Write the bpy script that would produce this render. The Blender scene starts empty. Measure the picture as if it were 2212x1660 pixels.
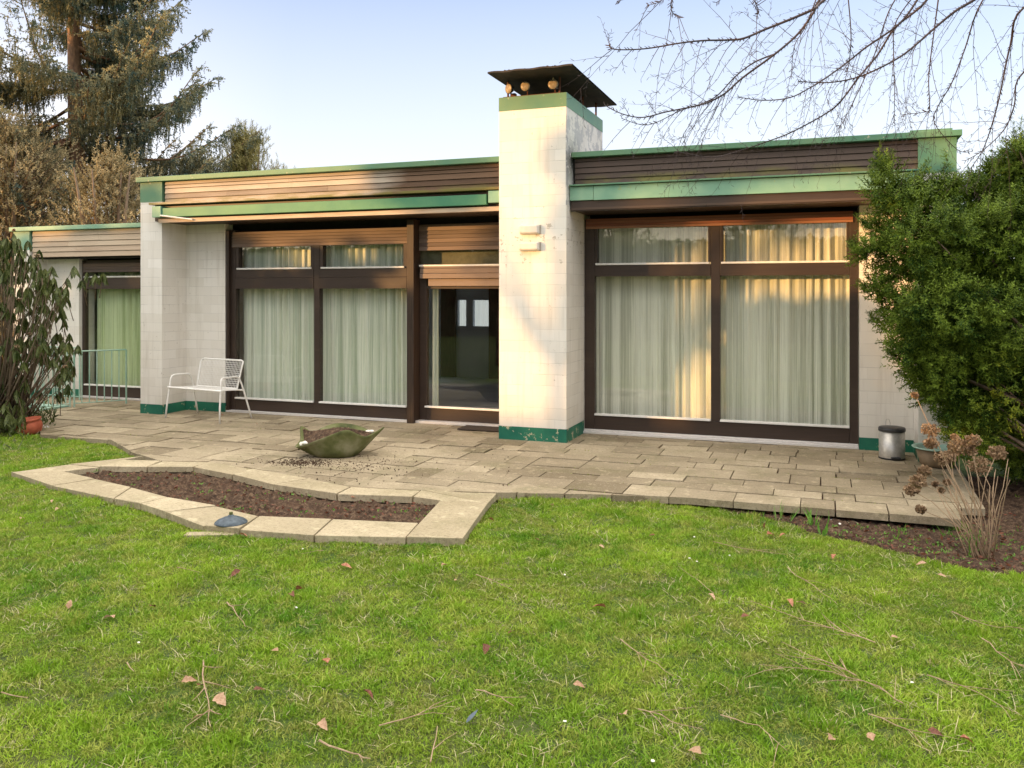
import bpy, math, random
import numpy as np
from mathutils import Vector, Matrix, noise as mn
from mathutils.geometry import tessellate_polygon
R = math.radians
random.seed(7); rng = np.random.default_rng(7)
SC = bpy.context.scene; COL = SC.collection
# ------------------------------------------------------------------ camera
F_PX, CX, HY, EYE = 1830.0, 1106.0, 633.0, 1.64
YAW = math.atan(1830/4991.); SN, CS = math.sin(YAW), math.cos(YAW)
cam = bpy.data.cameras.new("camera"); camo = bpy.data.objects.new("camera", cam); COL.objects.link(camo)
cam.sensor_width = 36; cam.lens = 36*F_PX/2212.0
cam.shift_y = -(830-HY)/2212.0
camo.location = (0, 0, EYE); camo.rotation_euler = (R(90), 0, YAW)
cam.clip_start = 0.05; cam.clip_end = 2000
SC.camera = camo
# ------------------------------------------------------------------ sky and sun
SUN_EL = R(6.5); SUN_AZ = R(46)                       # azimuth from -Y towards -X
TOSUN = Vector((-math.sin(SUN_AZ)*math.cos(SUN_EL), -math.cos(SUN_AZ)*math.cos(SUN_EL), math.sin(SUN_EL)))
W = bpy.data.worlds.new("World"); SC.world = W; W.use_nodes = True
wn = W.node_tree.nodes; wl = W.node_tree.links; bg = wn["Background"]
sky = wn.new("ShaderNodeTexSky"); sky.sky_type = 'NISHITA'; sky.sun_disc = False
sky.sun_elevation = SUN_EL; sky.sun_rotation = math.atan2(TOSUN.x, TOSUN.y)
sky.altitude = 100; sky.air_density = 0.9; sky.dust_density = 0.6; sky.ozone_density = 1.6
bg.inputs[1].default_value = 0.15
def wmath(op, a, b=0.0, cl=False):
    n = wn.new("ShaderNodeMath"); n.operation = op; n.use_clamp = cl
    for i, v in ((0, a), (1, b)):
        if isinstance(v, bpy.types.NodeSocket): wl.new(v, n.inputs[i])
        else: n.inputs[i].default_value = v
    return n.outputs[0]
def wmix(f, a, b):
    n = wn.new("ShaderNodeMix"); n.data_type = 'RGBA'
    for i, v in ((0, f), (6, a), (7, b)):
        if isinstance(v, bpy.types.NodeSocket): wl.new(v, n.inputs[i])
        elif isinstance(v, tuple): n.inputs[i].default_value = (*v, 1)
        else: n.inputs[i].default_value = v
    return n.outputs[2]
KS = 1/(0.15*1.30)                                   # display value -> sky node value at strength 0.15, exposure 0.3
wc = wn.new("ShaderNodeTexCoord"); wsx = wn.new("ShaderNodeSeparateXYZ"); wl.new(wc.outputs["Generated"], wsx.inputs[0])
wz = wsx.outputs[2]
dsun = wmath('ADD', wmath('MULTIPLY', wsx.outputs[0], -math.sin(SUN_AZ)), wmath('MULTIPLY', wsx.outputs[1], -math.cos(SUN_AZ)))
west = wmath('MULTIPLY', wmath('ADD', dsun, .15), .95, True)
base = wn.new("ShaderNodeVectorMath"); base.operation = 'SCALE'; wl.new(sky.outputs[0], base.inputs[0]); base.inputs["Scale"].default_value = 1.4
hz = wmath('POWER', wmath('SUBTRACT', 1.0, wmath('DIVIDE', wz, .36), True), .85)   # thin haze low over the horizon
hcol = wmix(west, tuple(c*KS for c in (.80, .81, .83)), tuple(c*KS for c in (2.1, 1.75, 1.35)))  # sunward horizon brightened, out of view, to fill the facade
sk = wmix(hz, wmix(.65, base.outputs[0], tuple(c*KS for c in (.36, .43, .66))), hcol)
zenith_fill = wmath('MULTIPLY', wmath('MULTIPLY', wmath('SUBTRACT', wz, .36), 3.0, True), .85)    # added brightness overhead, out of view, to fill lawn and patio
sk = wmix(zenith_fill, sk, tuple(c*KS for c in (2.35, 2.2, 1.98)))
wl.new(sk, bg.inputs[0])
sl = bpy.data.lights.new("sun", 'SUN'); so = bpy.data.objects.new("sun", sl); COL.objects.link(so)
sl.energy = 3.2; sl.angle = R(0.6); sl.color = (1.0, 0.54, 0.19)
so.rotation_euler = (-TOSUN).to_track_quat('-Z', 'Y').to_euler(); so.location = (-20, -20, 20)
vs = SC.view_settings; vs.view_transform = 'Standard'; vs.look = 'None'; vs.gamma = 1; vs.exposure = 1.0
SC.cycles.max_bounces = 8; SC.cycles.transparent_max_bounces = 16
# ------------------------------------------------------------------ pixel helpers (photo at 2212 wide) used to survey positions
def ray(px, py):
    u = (px-CX)/F_PX
    return Vector((-SN+u*CS, CS+u*SN, (HY-py)/F_PX))
def G(px, py, z=0.0):
    r = ray(px, py); t = (z-EYE)/r.z
    return (r.x*t, r.y*t)
def WD(px, py, d):
    r = ray(px, py)*d
    return Vector((r.x, r.y, EYE+r.z))
# ------------------------------------------------------------------ node helper
class NT:
    def __init__(s, name):
        s.m = bpy.data.materials.new(name); s.m.use_nodes = True
        s.t = s.m.node_tree; s.n = s.t.nodes; s.l = s.t.links
        s.b = s.n["Principled BSDF"]; s.out = s.n["Material Output"]
        s.b.inputs["Specular IOR Level"].default_value = 0.3
    def node(s, typ, ins=None, **kw):
        nd = s.n.new("ShaderNode"+typ)
        for k, v in kw.items(): setattr(nd, k, v)
        for k, v in (ins or {}).items(): s.put(nd.inputs[k], v)
        return nd
    def put(s, sock, v):
        if isinstance(v, bpy.types.NodeSocket): s.l.new(v, sock)
        elif isinstance(v, tuple) and len(v) == 3 and sock.type == 'RGBA': sock.default_value = (*v, 1)
        else: sock.default_value = v
    def pos(s): return s.node("NewGeometry").outputs["Position"]
    def obj(s): return s.node("TexCoord").outputs["Object"]
    def map(s, v, scale=(1,1,1), loc=(0,0,0)):
        return s.node("Mapping", {"Vector": v, "Scale": scale, "Location": loc}).outputs[0]
    def noise(s, v, scale, detail=3, rough=.55, dist=0.0):
        return s.node("TexNoise", {"Vector": v, "Scale": scale, "Detail": detail, "Roughness": rough, "Distortion": dist}).outputs["Fac"]
    def ramp(s, f, stops):
        nd = s.node("ValToRGB", {"Fac": f}); cr = nd.color_ramp
        while len(cr.elements) < len(stops): cr.elements.new(.5)
        for e, (p, c) in zip(cr.elements, stops):
            e.position = p; e.color = (*c, 1) if isinstance(c, tuple) else (c, c, c, 1)
        return nd.outputs[0]
    def mix(s, f, a, b, mode='MIX'):
        nd = s.node("Mix", data_type='RGBA', blend_type=mode)
        s.put(nd.inputs[0], f); s.put(nd.inputs[6], a); s.put(nd.inputs[7], b); return nd.outputs[2]
    def math(s, op, a, b=0.0, clamp=False):
        nd = s.node("Math", operation=op, use_clamp=clamp); s.put(nd.inputs[0], a); s.put(nd.inputs[1], b); return nd.outputs[0]
    def sep(s, v):
        nd = s.node("SeparateXYZ", {0: v}); return nd.outputs[0], nd.outputs[1], nd.outputs[2]
    def bump(s, h, strength=.3, dist=.01):
        s.l.new(s.node("Bump", {"Height": h, "Strength": strength, "Distance": dist}).outputs[0], s.b.inputs["Normal"])
    def col(s, c, rough=.7, metal=0.0):
        s.put(s.b.inputs["Base Color"], c); s.put(s.b.inputs["Roughness"], rough); s.put(s.b.inputs["Metallic"], metal); return s.m

def simple(name, c1, c2, scale=20, rough=.7, metal=0.0, bump=.2, bd=.002, stretch=(1,1,1), world=False):
    t = NT(name); p = t.map(t.pos() if world else t.obj(), stretch)
    n = t.noise(p, scale, 5)
    t.bump(n, bump, bd)
    return t.col(t.ramp(n, [(.3, c1), (.7, c2)]), rough, metal)

# ------------------------------------------------------------------ materials
M = {}
def brickwall(name, base, peel=False):
    t = NT(name); p = t.pos(); x, y, z = t.sep(p)
    u = t.math('ADD', x, y)
    v = t.node("CombineXYZ", {0: u, 1: z, 2: 0.0}).outputs[0]
    v2 = t.node("VectorMath", operation='ADD'); t.put(v2.inputs[0], v)
    wob = t.node("TexNoise", {"Vector": p, "Scale": 9.0, "Detail": 2.0}).outputs["Color"]
    sc = t.node("VectorMath", operation='SCALE'); t.put(sc.inputs[0], wob); sc.inputs["Scale"].default_value = .004
    t.l.new(sc.outputs[0], v2.inputs[1])
    ux, uz, _ = t.sep(v2.outputs[0]); rz_ = t.math('DIVIDE', uz, .1235); row = t.math('FLOOR', rz_)
    fz = t.math('ABSOLUTE', t.math('SUBTRACT', t.math('FRACT', rz_), .5))
    hj = t.math('MULTIPLY', t.math('SUBTRACT', fz, .462), 40.0, True)
    fx = t.math('ABSOLUTE', t.math('SUBTRACT', t.math('FRACT', t.math('ADD', t.math('DIVIDE', ux, .25), t.math('MULTIPLY', row, .5))), .5))
    vj = t.math('MULTIPLY', t.math('SUBTRACT', fx, .483), 80.0, True)
    cell = t.node("TexWhiteNoise", {"Vector": t.node("CombineXYZ", {0: t.math('FLOOR', t.math('ADD', t.math('DIVIDE', ux, .25), t.math('MULTIPLY', row, .5))), 1: row, 2: 0.0}).outputs[0]}).outputs["Value"]
    a, b = tuple(c*1.02 for c in base), tuple(c*k for c, k in zip(base, (.93, .92, .90)))
    big = t.noise(p, 1.3, 4)
    jm = t.ramp(t.noise(p, 3.5, 4), [(.40, .12), (.62, 1.0)])
    jn = t.math('MAXIMUM', t.math('MULTIPLY', hj, t.math('MULTIPLY', jm, .85)), t.math('MULTIPLY', vj, t.math('MULTIPLY', t.math('MULTIPLY', jm, t.math('GREATER_THAN', cell, .45)), .6)))
    bc = t.mix(jn, t.mix(cell, b, a), tuple(c*.70 for c in base))
    c = t.mix(t.ramp(big, [(.42, 0.0), (.7, .22)]), bc, tuple(c*k for c, k in zip(base, (.84, .8, .74))))
    fine = t.noise(p, 30, 4)
    # grime close to the ground and thin runs from the top
    low = t.math('MULTIPLY', t.math('MULTIPLY', t.math('SUBTRACT', .55, z, True), .9), t.noise(t.map(p, (1, 1, .5)), 7, 5))
    c = t.mix(low, c, (.36, .33, .25))
    run = t.noise(t.map(p, (5, 5, .35)), 3.0, 5, .6)
    c = t.mix(t.ramp(run, [(.52, 0.0), (.78, .40)]), c, (.47, .42, .34))
    pk = t.math('MULTIPLY', t.math('GREATER_THAN', t.noise(p, 23, 5, .7), .655), t.math('GREATER_THAN', t.noise(p, 2.2, 2), .52))
    c = t.mix(t.math('MULTIPLY', pk, .6), c, (.40, .36, .30))
    if peel:
        m1 = t.noise(p, 14, 5, .65); zz = t.math('ABSOLUTE', t.math('SUBTRACT', z, 2.25))
        zone = t.math('SUBTRACT', 1.0, t.math('MULTIPLY', zz, 1.6), True)
        k = t.math('GREATER_THAN', t.math('MULTIPLY', t.math('ADD', m1, t.math('MULTIPLY', jn, .12)), t.math('ADD', .74, t.math('MULTIPLY', zone, .33))), .635)
        c = t.mix(t.math('MULTIPLY', k, .75), c, (.42, .37, .30))
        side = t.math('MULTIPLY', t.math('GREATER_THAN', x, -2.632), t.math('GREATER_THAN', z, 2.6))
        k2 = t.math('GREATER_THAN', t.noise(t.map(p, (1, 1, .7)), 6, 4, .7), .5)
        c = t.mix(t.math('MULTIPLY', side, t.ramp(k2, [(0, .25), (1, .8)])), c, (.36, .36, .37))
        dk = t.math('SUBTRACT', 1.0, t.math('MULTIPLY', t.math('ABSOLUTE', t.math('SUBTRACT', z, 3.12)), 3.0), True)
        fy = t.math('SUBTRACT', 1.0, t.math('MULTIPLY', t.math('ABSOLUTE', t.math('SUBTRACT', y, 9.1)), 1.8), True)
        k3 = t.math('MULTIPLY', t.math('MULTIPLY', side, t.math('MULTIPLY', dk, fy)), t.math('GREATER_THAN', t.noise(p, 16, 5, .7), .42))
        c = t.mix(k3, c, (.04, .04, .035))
    h = t.math('ADD', t.math('MULTIPLY', jn, -1.0), t.math('MULTIPLY', fine, .35))
    t.bump(h, .35, .004)
    return t.col(c, .75)
WHITE = (.80, .765, .70)
M['brick'] = brickwall("white_painted_brick", WHITE)
M['chimney'] = brickwall("chimney_painted_brick", WHITE, True)
def paint(name, c1, c2, chip=(.6,.58,.5), th=.70, sc=11):
    t = NT(name); p = t.pos(); n = t.noise(p, 3, 5)
    c = t.ramp(n, [(.3, c1), (.7, c2)])
    k = t.math('GREATER_THAN', t.noise(p, sc, 6, .7), th)
    c = t.mix(k, c, chip); t.bump(t.noise(p, 40, 4), .25, .002)
    x, y, z = t.sep(p)
    return t.col(c, .5)
M['green'] = paint("green_roof_trim", (.085, .215, .14), (.145, .255, .14), (.40, .40, .28), .66)
M['ltgreen'] = paint("light_green_fascia", (.15, .32, .23), (.25, .42, .29), (.26, .36, .18), .66, 7)
M['plinth'] = paint("dark_green_plinth", (.010, .11, .075), (.03, .19, .11), (.42, .40, .27), .60, 9)
M['awning'] = paint("awning_green_fabric", (.05, .20, .12), (.09, .25, .13), (.12, .25, .12), .74)
def wood(name, cs, grain=1.0, rough=.6, moss=None, stain_shade=None):
    t = NT(name); p = t.pos()
    x, y, z = t.sep(p)
    tone = t.node("Attribute", attribute_name="tone").outputs["Fac"]
    g = t.noise(t.map(p, (1.2, 30, 30)), 2.2, 6, .65)
    g2 = t.noise(t.map(p, (.5, 3, 3)), 2.0, 3)
    f = t.math('ADD', t.math('ADD', t.math('MULTIPLY', tone, .55), t.math('MULTIPLY', g, .35*grain)), t.math('MULTIPLY', g2, .35))
    c = t.ramp(f, [(.18, cs[0]), (.5, cs[1]), (.82, cs[2])])
    if stain_shade:                                # brown boards from here on, with tree shade blended into their colour
        k = t.math('MULTIPLY', t.math('ADD', t.math('SUBTRACT', x, stain_shade[0]), t.math('MULTIPLY', t.math('SUBTRACT', g2, .5), 1.6)), 2.2, True)
        c = t.mix(k, c, stain_shade[1], 'MULTIPLY')
    if moss:
        zz = t.math('MULTIPLY', t.math('SUBTRACT', moss, z, True), 14, True)
        mm = t.math('MULTIPLY', zz, t.ramp(t.noise(t.map(p, (1, 1, 3)), 2.5, 5), [(.4, 0.0), (.6, .8)]))
        c = t.mix(mm, c, (.16, .15, .035))
    t.bump(g, .3, .003)
    return t.col(c, rough)
M['wood'] = wood("dark_brown_frame_wood", [(.026, .018, .014), (.050, .034, .026), (.095, .065, .048)], .8, .45)
M['wood_v'] = simple("dark_brown_upright_wood", (.026, .017, .013), (.055, .036, .026), 4, .45, 0, .3, .002, (18, 18, 1), True)
M['shutter'] = wood("brown_roller_shutter", [(.072, .052, .042), (.125, .092, .073), (.22, .162, .128)], 1.2, .5)
M['redboard'] = wood("reddish_window_head", [(.12, .035, .02), (.20, .065, .038), (.32, .15, .09)], 1.2, .55)
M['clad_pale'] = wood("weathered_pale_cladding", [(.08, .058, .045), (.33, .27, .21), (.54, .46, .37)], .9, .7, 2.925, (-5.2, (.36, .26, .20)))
M['clad_annex'] = wood("weathered_annex_cladding", [(.10, .065, .05), (.42, .31, .22), (.60, .49, .36)], .9, .7)
M['clad_dark'] = wood("dark_brown_cladding", [(.05, .034, .027), (.082, .056, .044), (.135, .095, .074)], .6, .6, 2.955)
M['lath'] = simple("pale_weathered_board", (.42, .31, .22), (.62, .5, .38), 3, .7, 0, .3, .002, (1, 20, 20), True)
M['alu'] = simple("aluminium_sill", (.62, .58, .54), (.78, .75, .72), 30, .4, .2, .1, .001, (1, 8, 8), True)
M['void'] = simple("dark_lining", (.012, .010, .010), (.02, .017, .016), 8, .9)
M['roof'] = simple("roof_felt", (.06, .06, .055), (.11, .105, .095), 5, .9, world=True)
M['room'] = simple("interior_plaster", (.42, .45, .52), (.52, .55, .62), 2, .9)
M['roomdoor'] = simple("interior_door", (.07, .03, .022), (.11, .05, .035), 4, .5, 0, .2, .001, (8, 8, 1))
M['white_metal'] = simple("white_lacquered_steel", (.74, .72, .66), (.84, .82, .78), 25, .4, 0, .1, .001)
M['rust'] = simple("rusty_steel", (.09, .035, .02), (.20, .08, .045), 40, .8, .2)
M['capplate'] = simple("sooty_cap_plate", (.025, .022, .022), (.06, .045, .035), 8, .8)
M['lampface'] = simple("frosted_flood_lens", (.22, .16, .095), (.42, .33, .21), 30, .3, 0, .3, .004)
M['black'] = simple("black_plastic", (.012, .012, .013), (.03, .03, .03), 20, .4)
M['darkplastic'] = simple("dark_grey_lid", (.03, .03, .032), (.06, .058, .056), 30, .4)
M['steel'] = simple("brushed_steel_bin", (.45, .43, .38), (.58, .55, .5), 40, .38, .55, .2, .001)
M['terracotta'] = simple("terracotta", (.30, .07, .035), (.46, .12, .06), 18, .7, 0, .4, .003)
M['railgreen'] = paint("green_railing_paint", (.20, .40, .31), (.48, .60, .50), (.10, .05, .03), .66, 16)
M['tub'] = simple("brown_tub_body", (.16, .11, .06), (.25, .18, .11), 12, .7)
M['tubrim'] = simple("turquoise_tub_rim", (.22, .38, .31), (.38, .52, .42), 18, .5)
M['bluelid'] = simple("blue_grey_enamel", (.035, .05, .065), (.10, .13, .155), 30, .45, 0.0, .2, .002)
M['lampbox'] = simple("wall_lamp_glass", (.58, .54, .49), (.70, .66, .60), 6, .3)
M['lampback'] = simple("wall_lamp_back", (.40, .34, .28), (.5, .43, .36), 10, .5)
M['stonewhite'] = simple("white_stone", (.62, .58, .5), (.82, .79, .72), 40, .9)
M['mat'] = simple("coir_doormat", (.04, .03, .024), (.075, .055, .04), 90, .95, 0, .6, .004)
M['bark'] = simple("spruce_bark", (.14, .085, .055), (.32, .19, .11), 8, .9, 0, .8, .02, (3, 3, 1))
M['bark2'] = simple("beech_twig_bark", (.030, .020, .022), (.065, .040, .036), 12, .6, 0, .3, .002)
M['bark3'] = simple("shrub_bark", (.12, .085, .055), (.22, .16, .11), 14, .9, 0, .5, .006)
M['stem'] = simple("dry_stem", (.22, .14, .08), (.38, .27, .17), 20, .8)
# slabs
def slab(name, a, b, dk):
    t = NT(name); p = t.pos()
    tone = t.node("Attribute", attribute_name="tone").outputs["Fac"]
    n = t.noise(p, 1.1, 5, .6); f = t.math('ADD', t.math('MULTIPLY', n, .6), t.math('MULTIPLY', tone, .42))
    c = t.ramp(f, [(.28, a), (.72, b)])
    c = t.mix(t.ramp(t.noise(p, 2.3, 6, .7), [(.50, 0.0), (.72, .65)]), c, dk)
    gr = t.noise(p, 160, 3, .7)
    c = t.mix(t.ramp(gr, [(.55, 0.0), (.72, .5)]), c, (.11, .09, .06))
    c = t.mix(t.ramp(t.noise(p, 42, 4, .7), [(.50, 0.0), (.68, .55)]), c, (.13, .105, .06))
    c = t.mix(t.ramp(t.noise(p, 9, 5, .7), [(.56, 0.0), (.66, .35)]), c, tuple(min(.7, k*1.5) for k in b))
    c = t.mix(t.ramp(t.noise(p, 110, 2, .5), [(.6, 0.0), (.75, .45)]), c, (.62, .56, .45))
    t.bump(t.math('ADD', gr, t.math('MULTIPLY', t.noise(p, 20, 4), .6)), .45, .004)
    return t.col(c, .85)
M['slab'] = slab("concrete_patio_slab", (.18, .140, .085), (.43, .355, .24), (.17, .155, .07))
M['kerb'] = slab("pale_concrete_kerb", (.30, .245, .15), (.50, .42, .28), (.22, .195, .10))
def soilm(name, a, b, c3):
    t = NT(name); p = t.pos(); n = t.noise(p, 26, 8, .75); n2 = t.noise(p, 5, 4)
    c = t.ramp(n, [(.32, a), (.5, b), (.70, c3)])
    c = t.mix(t.ramp(n2, [(.5, 0.0), (.7, .45)]), c, (.14, .075, .045))
    c = t.mix(t.ramp(t.noise(p, 60, 4), [(.66, 0.0), (.72, .7)]), c, (.12, .15, .05))
    t.bump(n, 1.0, .03); return t.col(c, .95)
M['soil'] = soilm("garden_soil", (.020, .011, .007), (.085, .050, .030), (.27, .18, .11))
# ground below the grass
t = NT("mossy_turf"); p = t.pos(); n = t.noise(p, 14, 7, .75); n2 = t.noise(p, .8, 4)
c = t.ramp(n, [(.3, (.025, .05, .008)), (.55, (.07, .12, .018)), (.75, (.16, .18, .045))])
c = t.mix(t.ramp(n2, [(.45, 0.0), (.65, .5)]), c, (.10, .085, .035)); t.bump(n, .9, .03); M['turf'] = t.col(c, .95)
# grass blades
def grassm(name, base, tip, dry):
    t = NT(name); p = t.pos()
    rnd = t.node("ObjectInfo").outputs["Random"]
    n = t.noise(p, 1.5, 4, .6); n2 = t.noise(p, 6.5, 3)
    c = t.mix(t.ramp(n, [(.35, 0.0), (.65, 1.0)]), base, tip)
    c = t.mix(t.ramp(t.math('ADD', t.math('MULTIPLY', n2, .7), t.math('MULTIPLY', rnd, .3)), [(.46, 0.0), (.66, .8)]), c, dry)
    tr = t.node("BsdfTranslucent", {"Color": c})
    mx = t.node("MixShader", {0: .22, 1: t.b.outputs[0], 2: tr.outputs[0]}); t.l.new(mx.outputs[0], t.out.inputs[0])
    t.b.inputs["Specular IOR Level"].default_value = .25
    return t.col(c, .55)
M['grass'] = grassm("lawn_grass", (.110, .255, .010), (.30, .455, .026), (.39, .41, .08))
M['moss'] = grassm("lawn_moss", (.14, .25, .014), (.28, .39, .035), (.34, .33, .09))
M['drygrass'] = simple("dry_grass", (.38, .33, .17), (.56, .50, .30), 30, .7)
def leafm(name, a, b, rough=.5, trans=.2, sc=2.0, spec=.3):
    t = NT(name); p = t.pos(); n = t.noise(p, sc, 5, .7); f = t.noise(p, sc*14, 2)
    c = t.ramp(t.math('ADD', t.math('MULTIPLY', n, .5), t.math('MULTIPLY', f, .5)), [(.42, a), (.60, b)])
    tr = t.node("BsdfTranslucent", {"Color": c})
    mx = t.node("MixShader", {0: trans, 1: t.b.outputs[0], 2: tr.outputs[0]}); t.l.new(mx.outputs[0], t.out.inputs[0])
    t.b.inputs["Specular IOR Level"].default_value = spec
    return t.col(c, rough)
M['spruce'] = leafm("spruce_needles", (.075, .13, .12), (.42, .36, .18), .7, .2, .55)  # amber end of the ramp puts sunlit patches into the needle colour
M['amber'] = leafm("sunlit_conifer_needles", (.28, .24, .10), (.68, .52, .22), .7, .2, .8)  # warm sunlight put into the needle colour
M['yew'] = leafm("yew_needles", (.012, .042, .005), (.21, .29, .034), .6, .2, 5.0, .12)
M['rhodo'] = leafm("rhododendron_leaf", (.035, .055, .012), (.14, .16, .045), .5, .15, 5.0, .3)
M['pine'] = leafm("pine_needles", (.18, .18, .06), (.50, .42, .17), .6, .1)
M['brush'] = leafm("brownish_foliage", (.19, .165, .085), (.47, .385, .22), .8, .25, 1.2)
M['hedge'] = leafm("hedge_leaf", (.02, .035, .012), (.06, .08, .03), .7, .1)
M['shoot'] = leafm("fresh_green_shoot", (.10, .26, .03), (.24, .42, .08), .4, .3, 8)
M['drylf'] = leafm("dry_leaf", (.26, .085, .04), (.50, .24, .14), .6, .15, 9)
M['drylf2'] = leafm("dark_dry_leaf", (.10, .03, .015), (.24, .09, .045), .5, .1, 9)
M['palelf'] = leafm("pale_dry_leaf", (.38, .22, .13), (.56, .38, .25), .7, .2, 9)
M['hydr'] = leafm("dried_hydrangea_floret", (.19, .115, .065), (.42, .29, .17), .8, .2, 20)
M['twig'] = simple("fallen_twig_bark", (.26, .17, .10), (.46, .33, .22), 30, .8)
M['petal'] = simple("white_petal", (.8, .8, .78), (.88, .88, .86), 10, .5)
M['feather'] = simple("blue_grey_feather", (.05, .07, .09), (.10, .13, .16), 20, .6)
# curtain
def curtainm(name, a, b, tl=.12):
    t = NT(name); p = t.pos(); x, y, z = t.sep(p)
    s = t.noise(t.map(p, (60, 2, .4)), 2.0, 4, .7); s2 = t.noise(t.map(p, (6, 1, .05)), 1.5, 2)
    c = t.ramp(t.math('ADD', t.math('MULTIPLY', s, .55), t.math('MULTIPLY', s2, .45)), [(.40, a), (.56, b)])
    tr = t.node("BsdfTranslucent", {"Color": c})
    mx = t.node("MixShader", {0: tl, 1: t.b.outputs[0], 2: tr.outputs[0]}); t.l.new(mx.outputs[0], t.out.inputs[0])
    t.b.inputs["Specular IOR Level"].default_value = .1
    return t.col(c, .9)
M['curtain'] = curtainm("sage_sheer_curtain", (.50, .56, .43), (.92, .93, .80))
M['curtain_c'] = curtainm("cream_sheer_curtain", (.54, .54, .43), (.94, .93, .80))
M['curtain_y'] = curtainm("yellow_green_curtain", (.42, .51, .27), (.70, .79, .49))
M['net'] = curtainm("white_net_curtain", (.75, .78, .80), (.86, .88, .90), .7)
# glass: thin pane, fresnel reflection over clear transmission
t = NT("window_glass"); fc = t.node("LayerWeight", {"Blend": .5}).outputs["Facing"]; fr = t.math('ADD', .04, t.math('MULTIPLY', t.math('POWER', fc, 5.0), .9))
gl = t.node("BsdfGlossy", {"Roughness": .004, "Color": (1, 1, 1)}); tp = t.node("BsdfTransparent", {"Color": (.96, .97, .96)})
wv = t.noise(t.pos(), 1.2, 1); bm = t.node("Bump", {"Height": wv, "Strength": .05, "Distance": .02}); t.l.new(bm.outputs[0], gl.inputs["Normal"])
mx = t.node("MixShader", {0: t.math('MULTIPLY', fr, 1.0, True), 1: tp.outputs[0], 2: gl.outputs[0]}); t.l.new(mx.outputs[0], t.out.inputs[0])
M['glass'] = t.m
# planter concrete with algae
t = NT("algae_concrete"); p = t.pos(); n = t.noise(p, 5, 5); x, y, z = t.sep(p)
c = t.ramp(n, [(.3, (.045, .055, .016)), (.5, (.13, .14, .05)), (.72, (.27, .26, .15))])
t.bump(t.noise(p, 60, 5), .4, .003); M['planter'] = t.col(c, .8)

# ------------------------------------------------------------------ mesh builder
def tag(o, label=None, cat=None, group=None, kind=None):
    for k, v in (('label', label), ('category', cat), ('group', group), ('kind', kind)):
        if v: o[k] = v
    return o
OFF = {}
def empty(name, loc, rz=0.0, **kw):
    o = bpy.data.objects.new(name, None); COL.objects.link(o); o.location = loc; o.rotation_euler = (0, 0, rz)
    o.empty_display_size = .1
    return tag(o, **kw)
class MB:
    def __init__(s): s.v = []; s.f = []; s.tn = []; s.cur = .5
    def add(s, vs, fs):
        k = len(s.v); s.v += [tuple(v) for v in vs]; s.f += [tuple(i+k for i in f) for f in fs]; s.tn += [s.cur]*len(fs); return s
    def box(s, x0, x1, y0, y1, z0, z1, mtx=None):
        vs = [Vector((x, y, z)) for z in (z0, z1) for y in (y0, y1) for x in (x0, x1)]
        if mtx: vs = [mtx @ v for v in vs]
        return s.add(vs, [(0,2,3,1), (4,5,7,6), (0,1,5,4), (2,6,7,3), (0,4,6,2), (1,3,7,5)])
    def tube(s, pts, rad, n=8, caps=True):
        pts = [Vector(p) for p in pts]; m = len(pts)
        if not hasattr(rad, '__len__'): rad = [rad]*m
        rings = []; prev = None
        for i in range(m):
            d = (pts[min(i+1, m-1)]-pts[max(i-1, 0)]).normalized()
            if prev is None: a = d.orthogonal().normalized()
            else:
                a = prev-d*prev.dot(d); a = a.normalized() if a.length > 1e-6 else d.orthogonal().normalized()
            prev = a; b = d.cross(a)
            rings.append([pts[i]+(a*math.cos(2*math.pi*k/n)+b*math.sin(2*math.pi*k/n))*rad[i] for k in range(n)])
        vs = [p for r in rings for p in r]; fs = []
        for i in range(m-1):
            for k in range(n):
                fs.append((i*n+k, i*n+(k+1) % n, (i+1)*n+(k+1) % n, (i+1)*n+k))
        if caps: fs.append(tuple(range(n-1, -1, -1))); fs.append(tuple((m-1)*n+k for k in range(n)))
        return s.add(vs, fs)
    def lathe(s, prof, n=32, c=(0,0,0), closed=False):
        vs = []; fs = []; m = len(prof)
        for r, z in prof:
            for k in range(n): vs.append((c[0]+r*math.cos(2*math.pi*k/n), c[1]+r*math.sin(2*math.pi*k/n), c[2]+z))
        for i in range(m-1):
            for k in range(n): fs.append((i*n+k, i*n+(k+1) % n, (i+1)*n+(k+1) % n, (i+1)*n+k))
        return s.add(vs, fs)
    def build(s, name, mt, parent=None, label=None, smooth=False, bevel=0.0, **kw):
        off = Vector((0, 0, 0))
        if parent is not None: off = Vector(OFF.get(parent.name, (0, 0, 0)))
        me = bpy.data.meshes.new(name)
        me.from_pydata([(v[0]-off.x, v[1]-off.y, v[2]-off.z) for v in s.v], [], s.f)
        me.materials.append(mt)
        at = me.attributes.new("tone", 'FLOAT', 'FACE'); at.data.foreach_set("value", s.tn)
        if smooth: me.polygons.foreach_set("use_smooth", [True]*len(me.polygons))
        me.update()
        o = bpy.data.objects.new(name, me); COL.objects.link(o)
        if parent is not None: o.parent = parent; OFF[o.name] = tuple(off)
        if bevel:
            b = o.modifiers.new("bevel", 'BEVEL'); b.width = bevel; b.segments = 2; b.limit_method = 'ANGLE'
        return tag(o, label=label, **kw)
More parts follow.
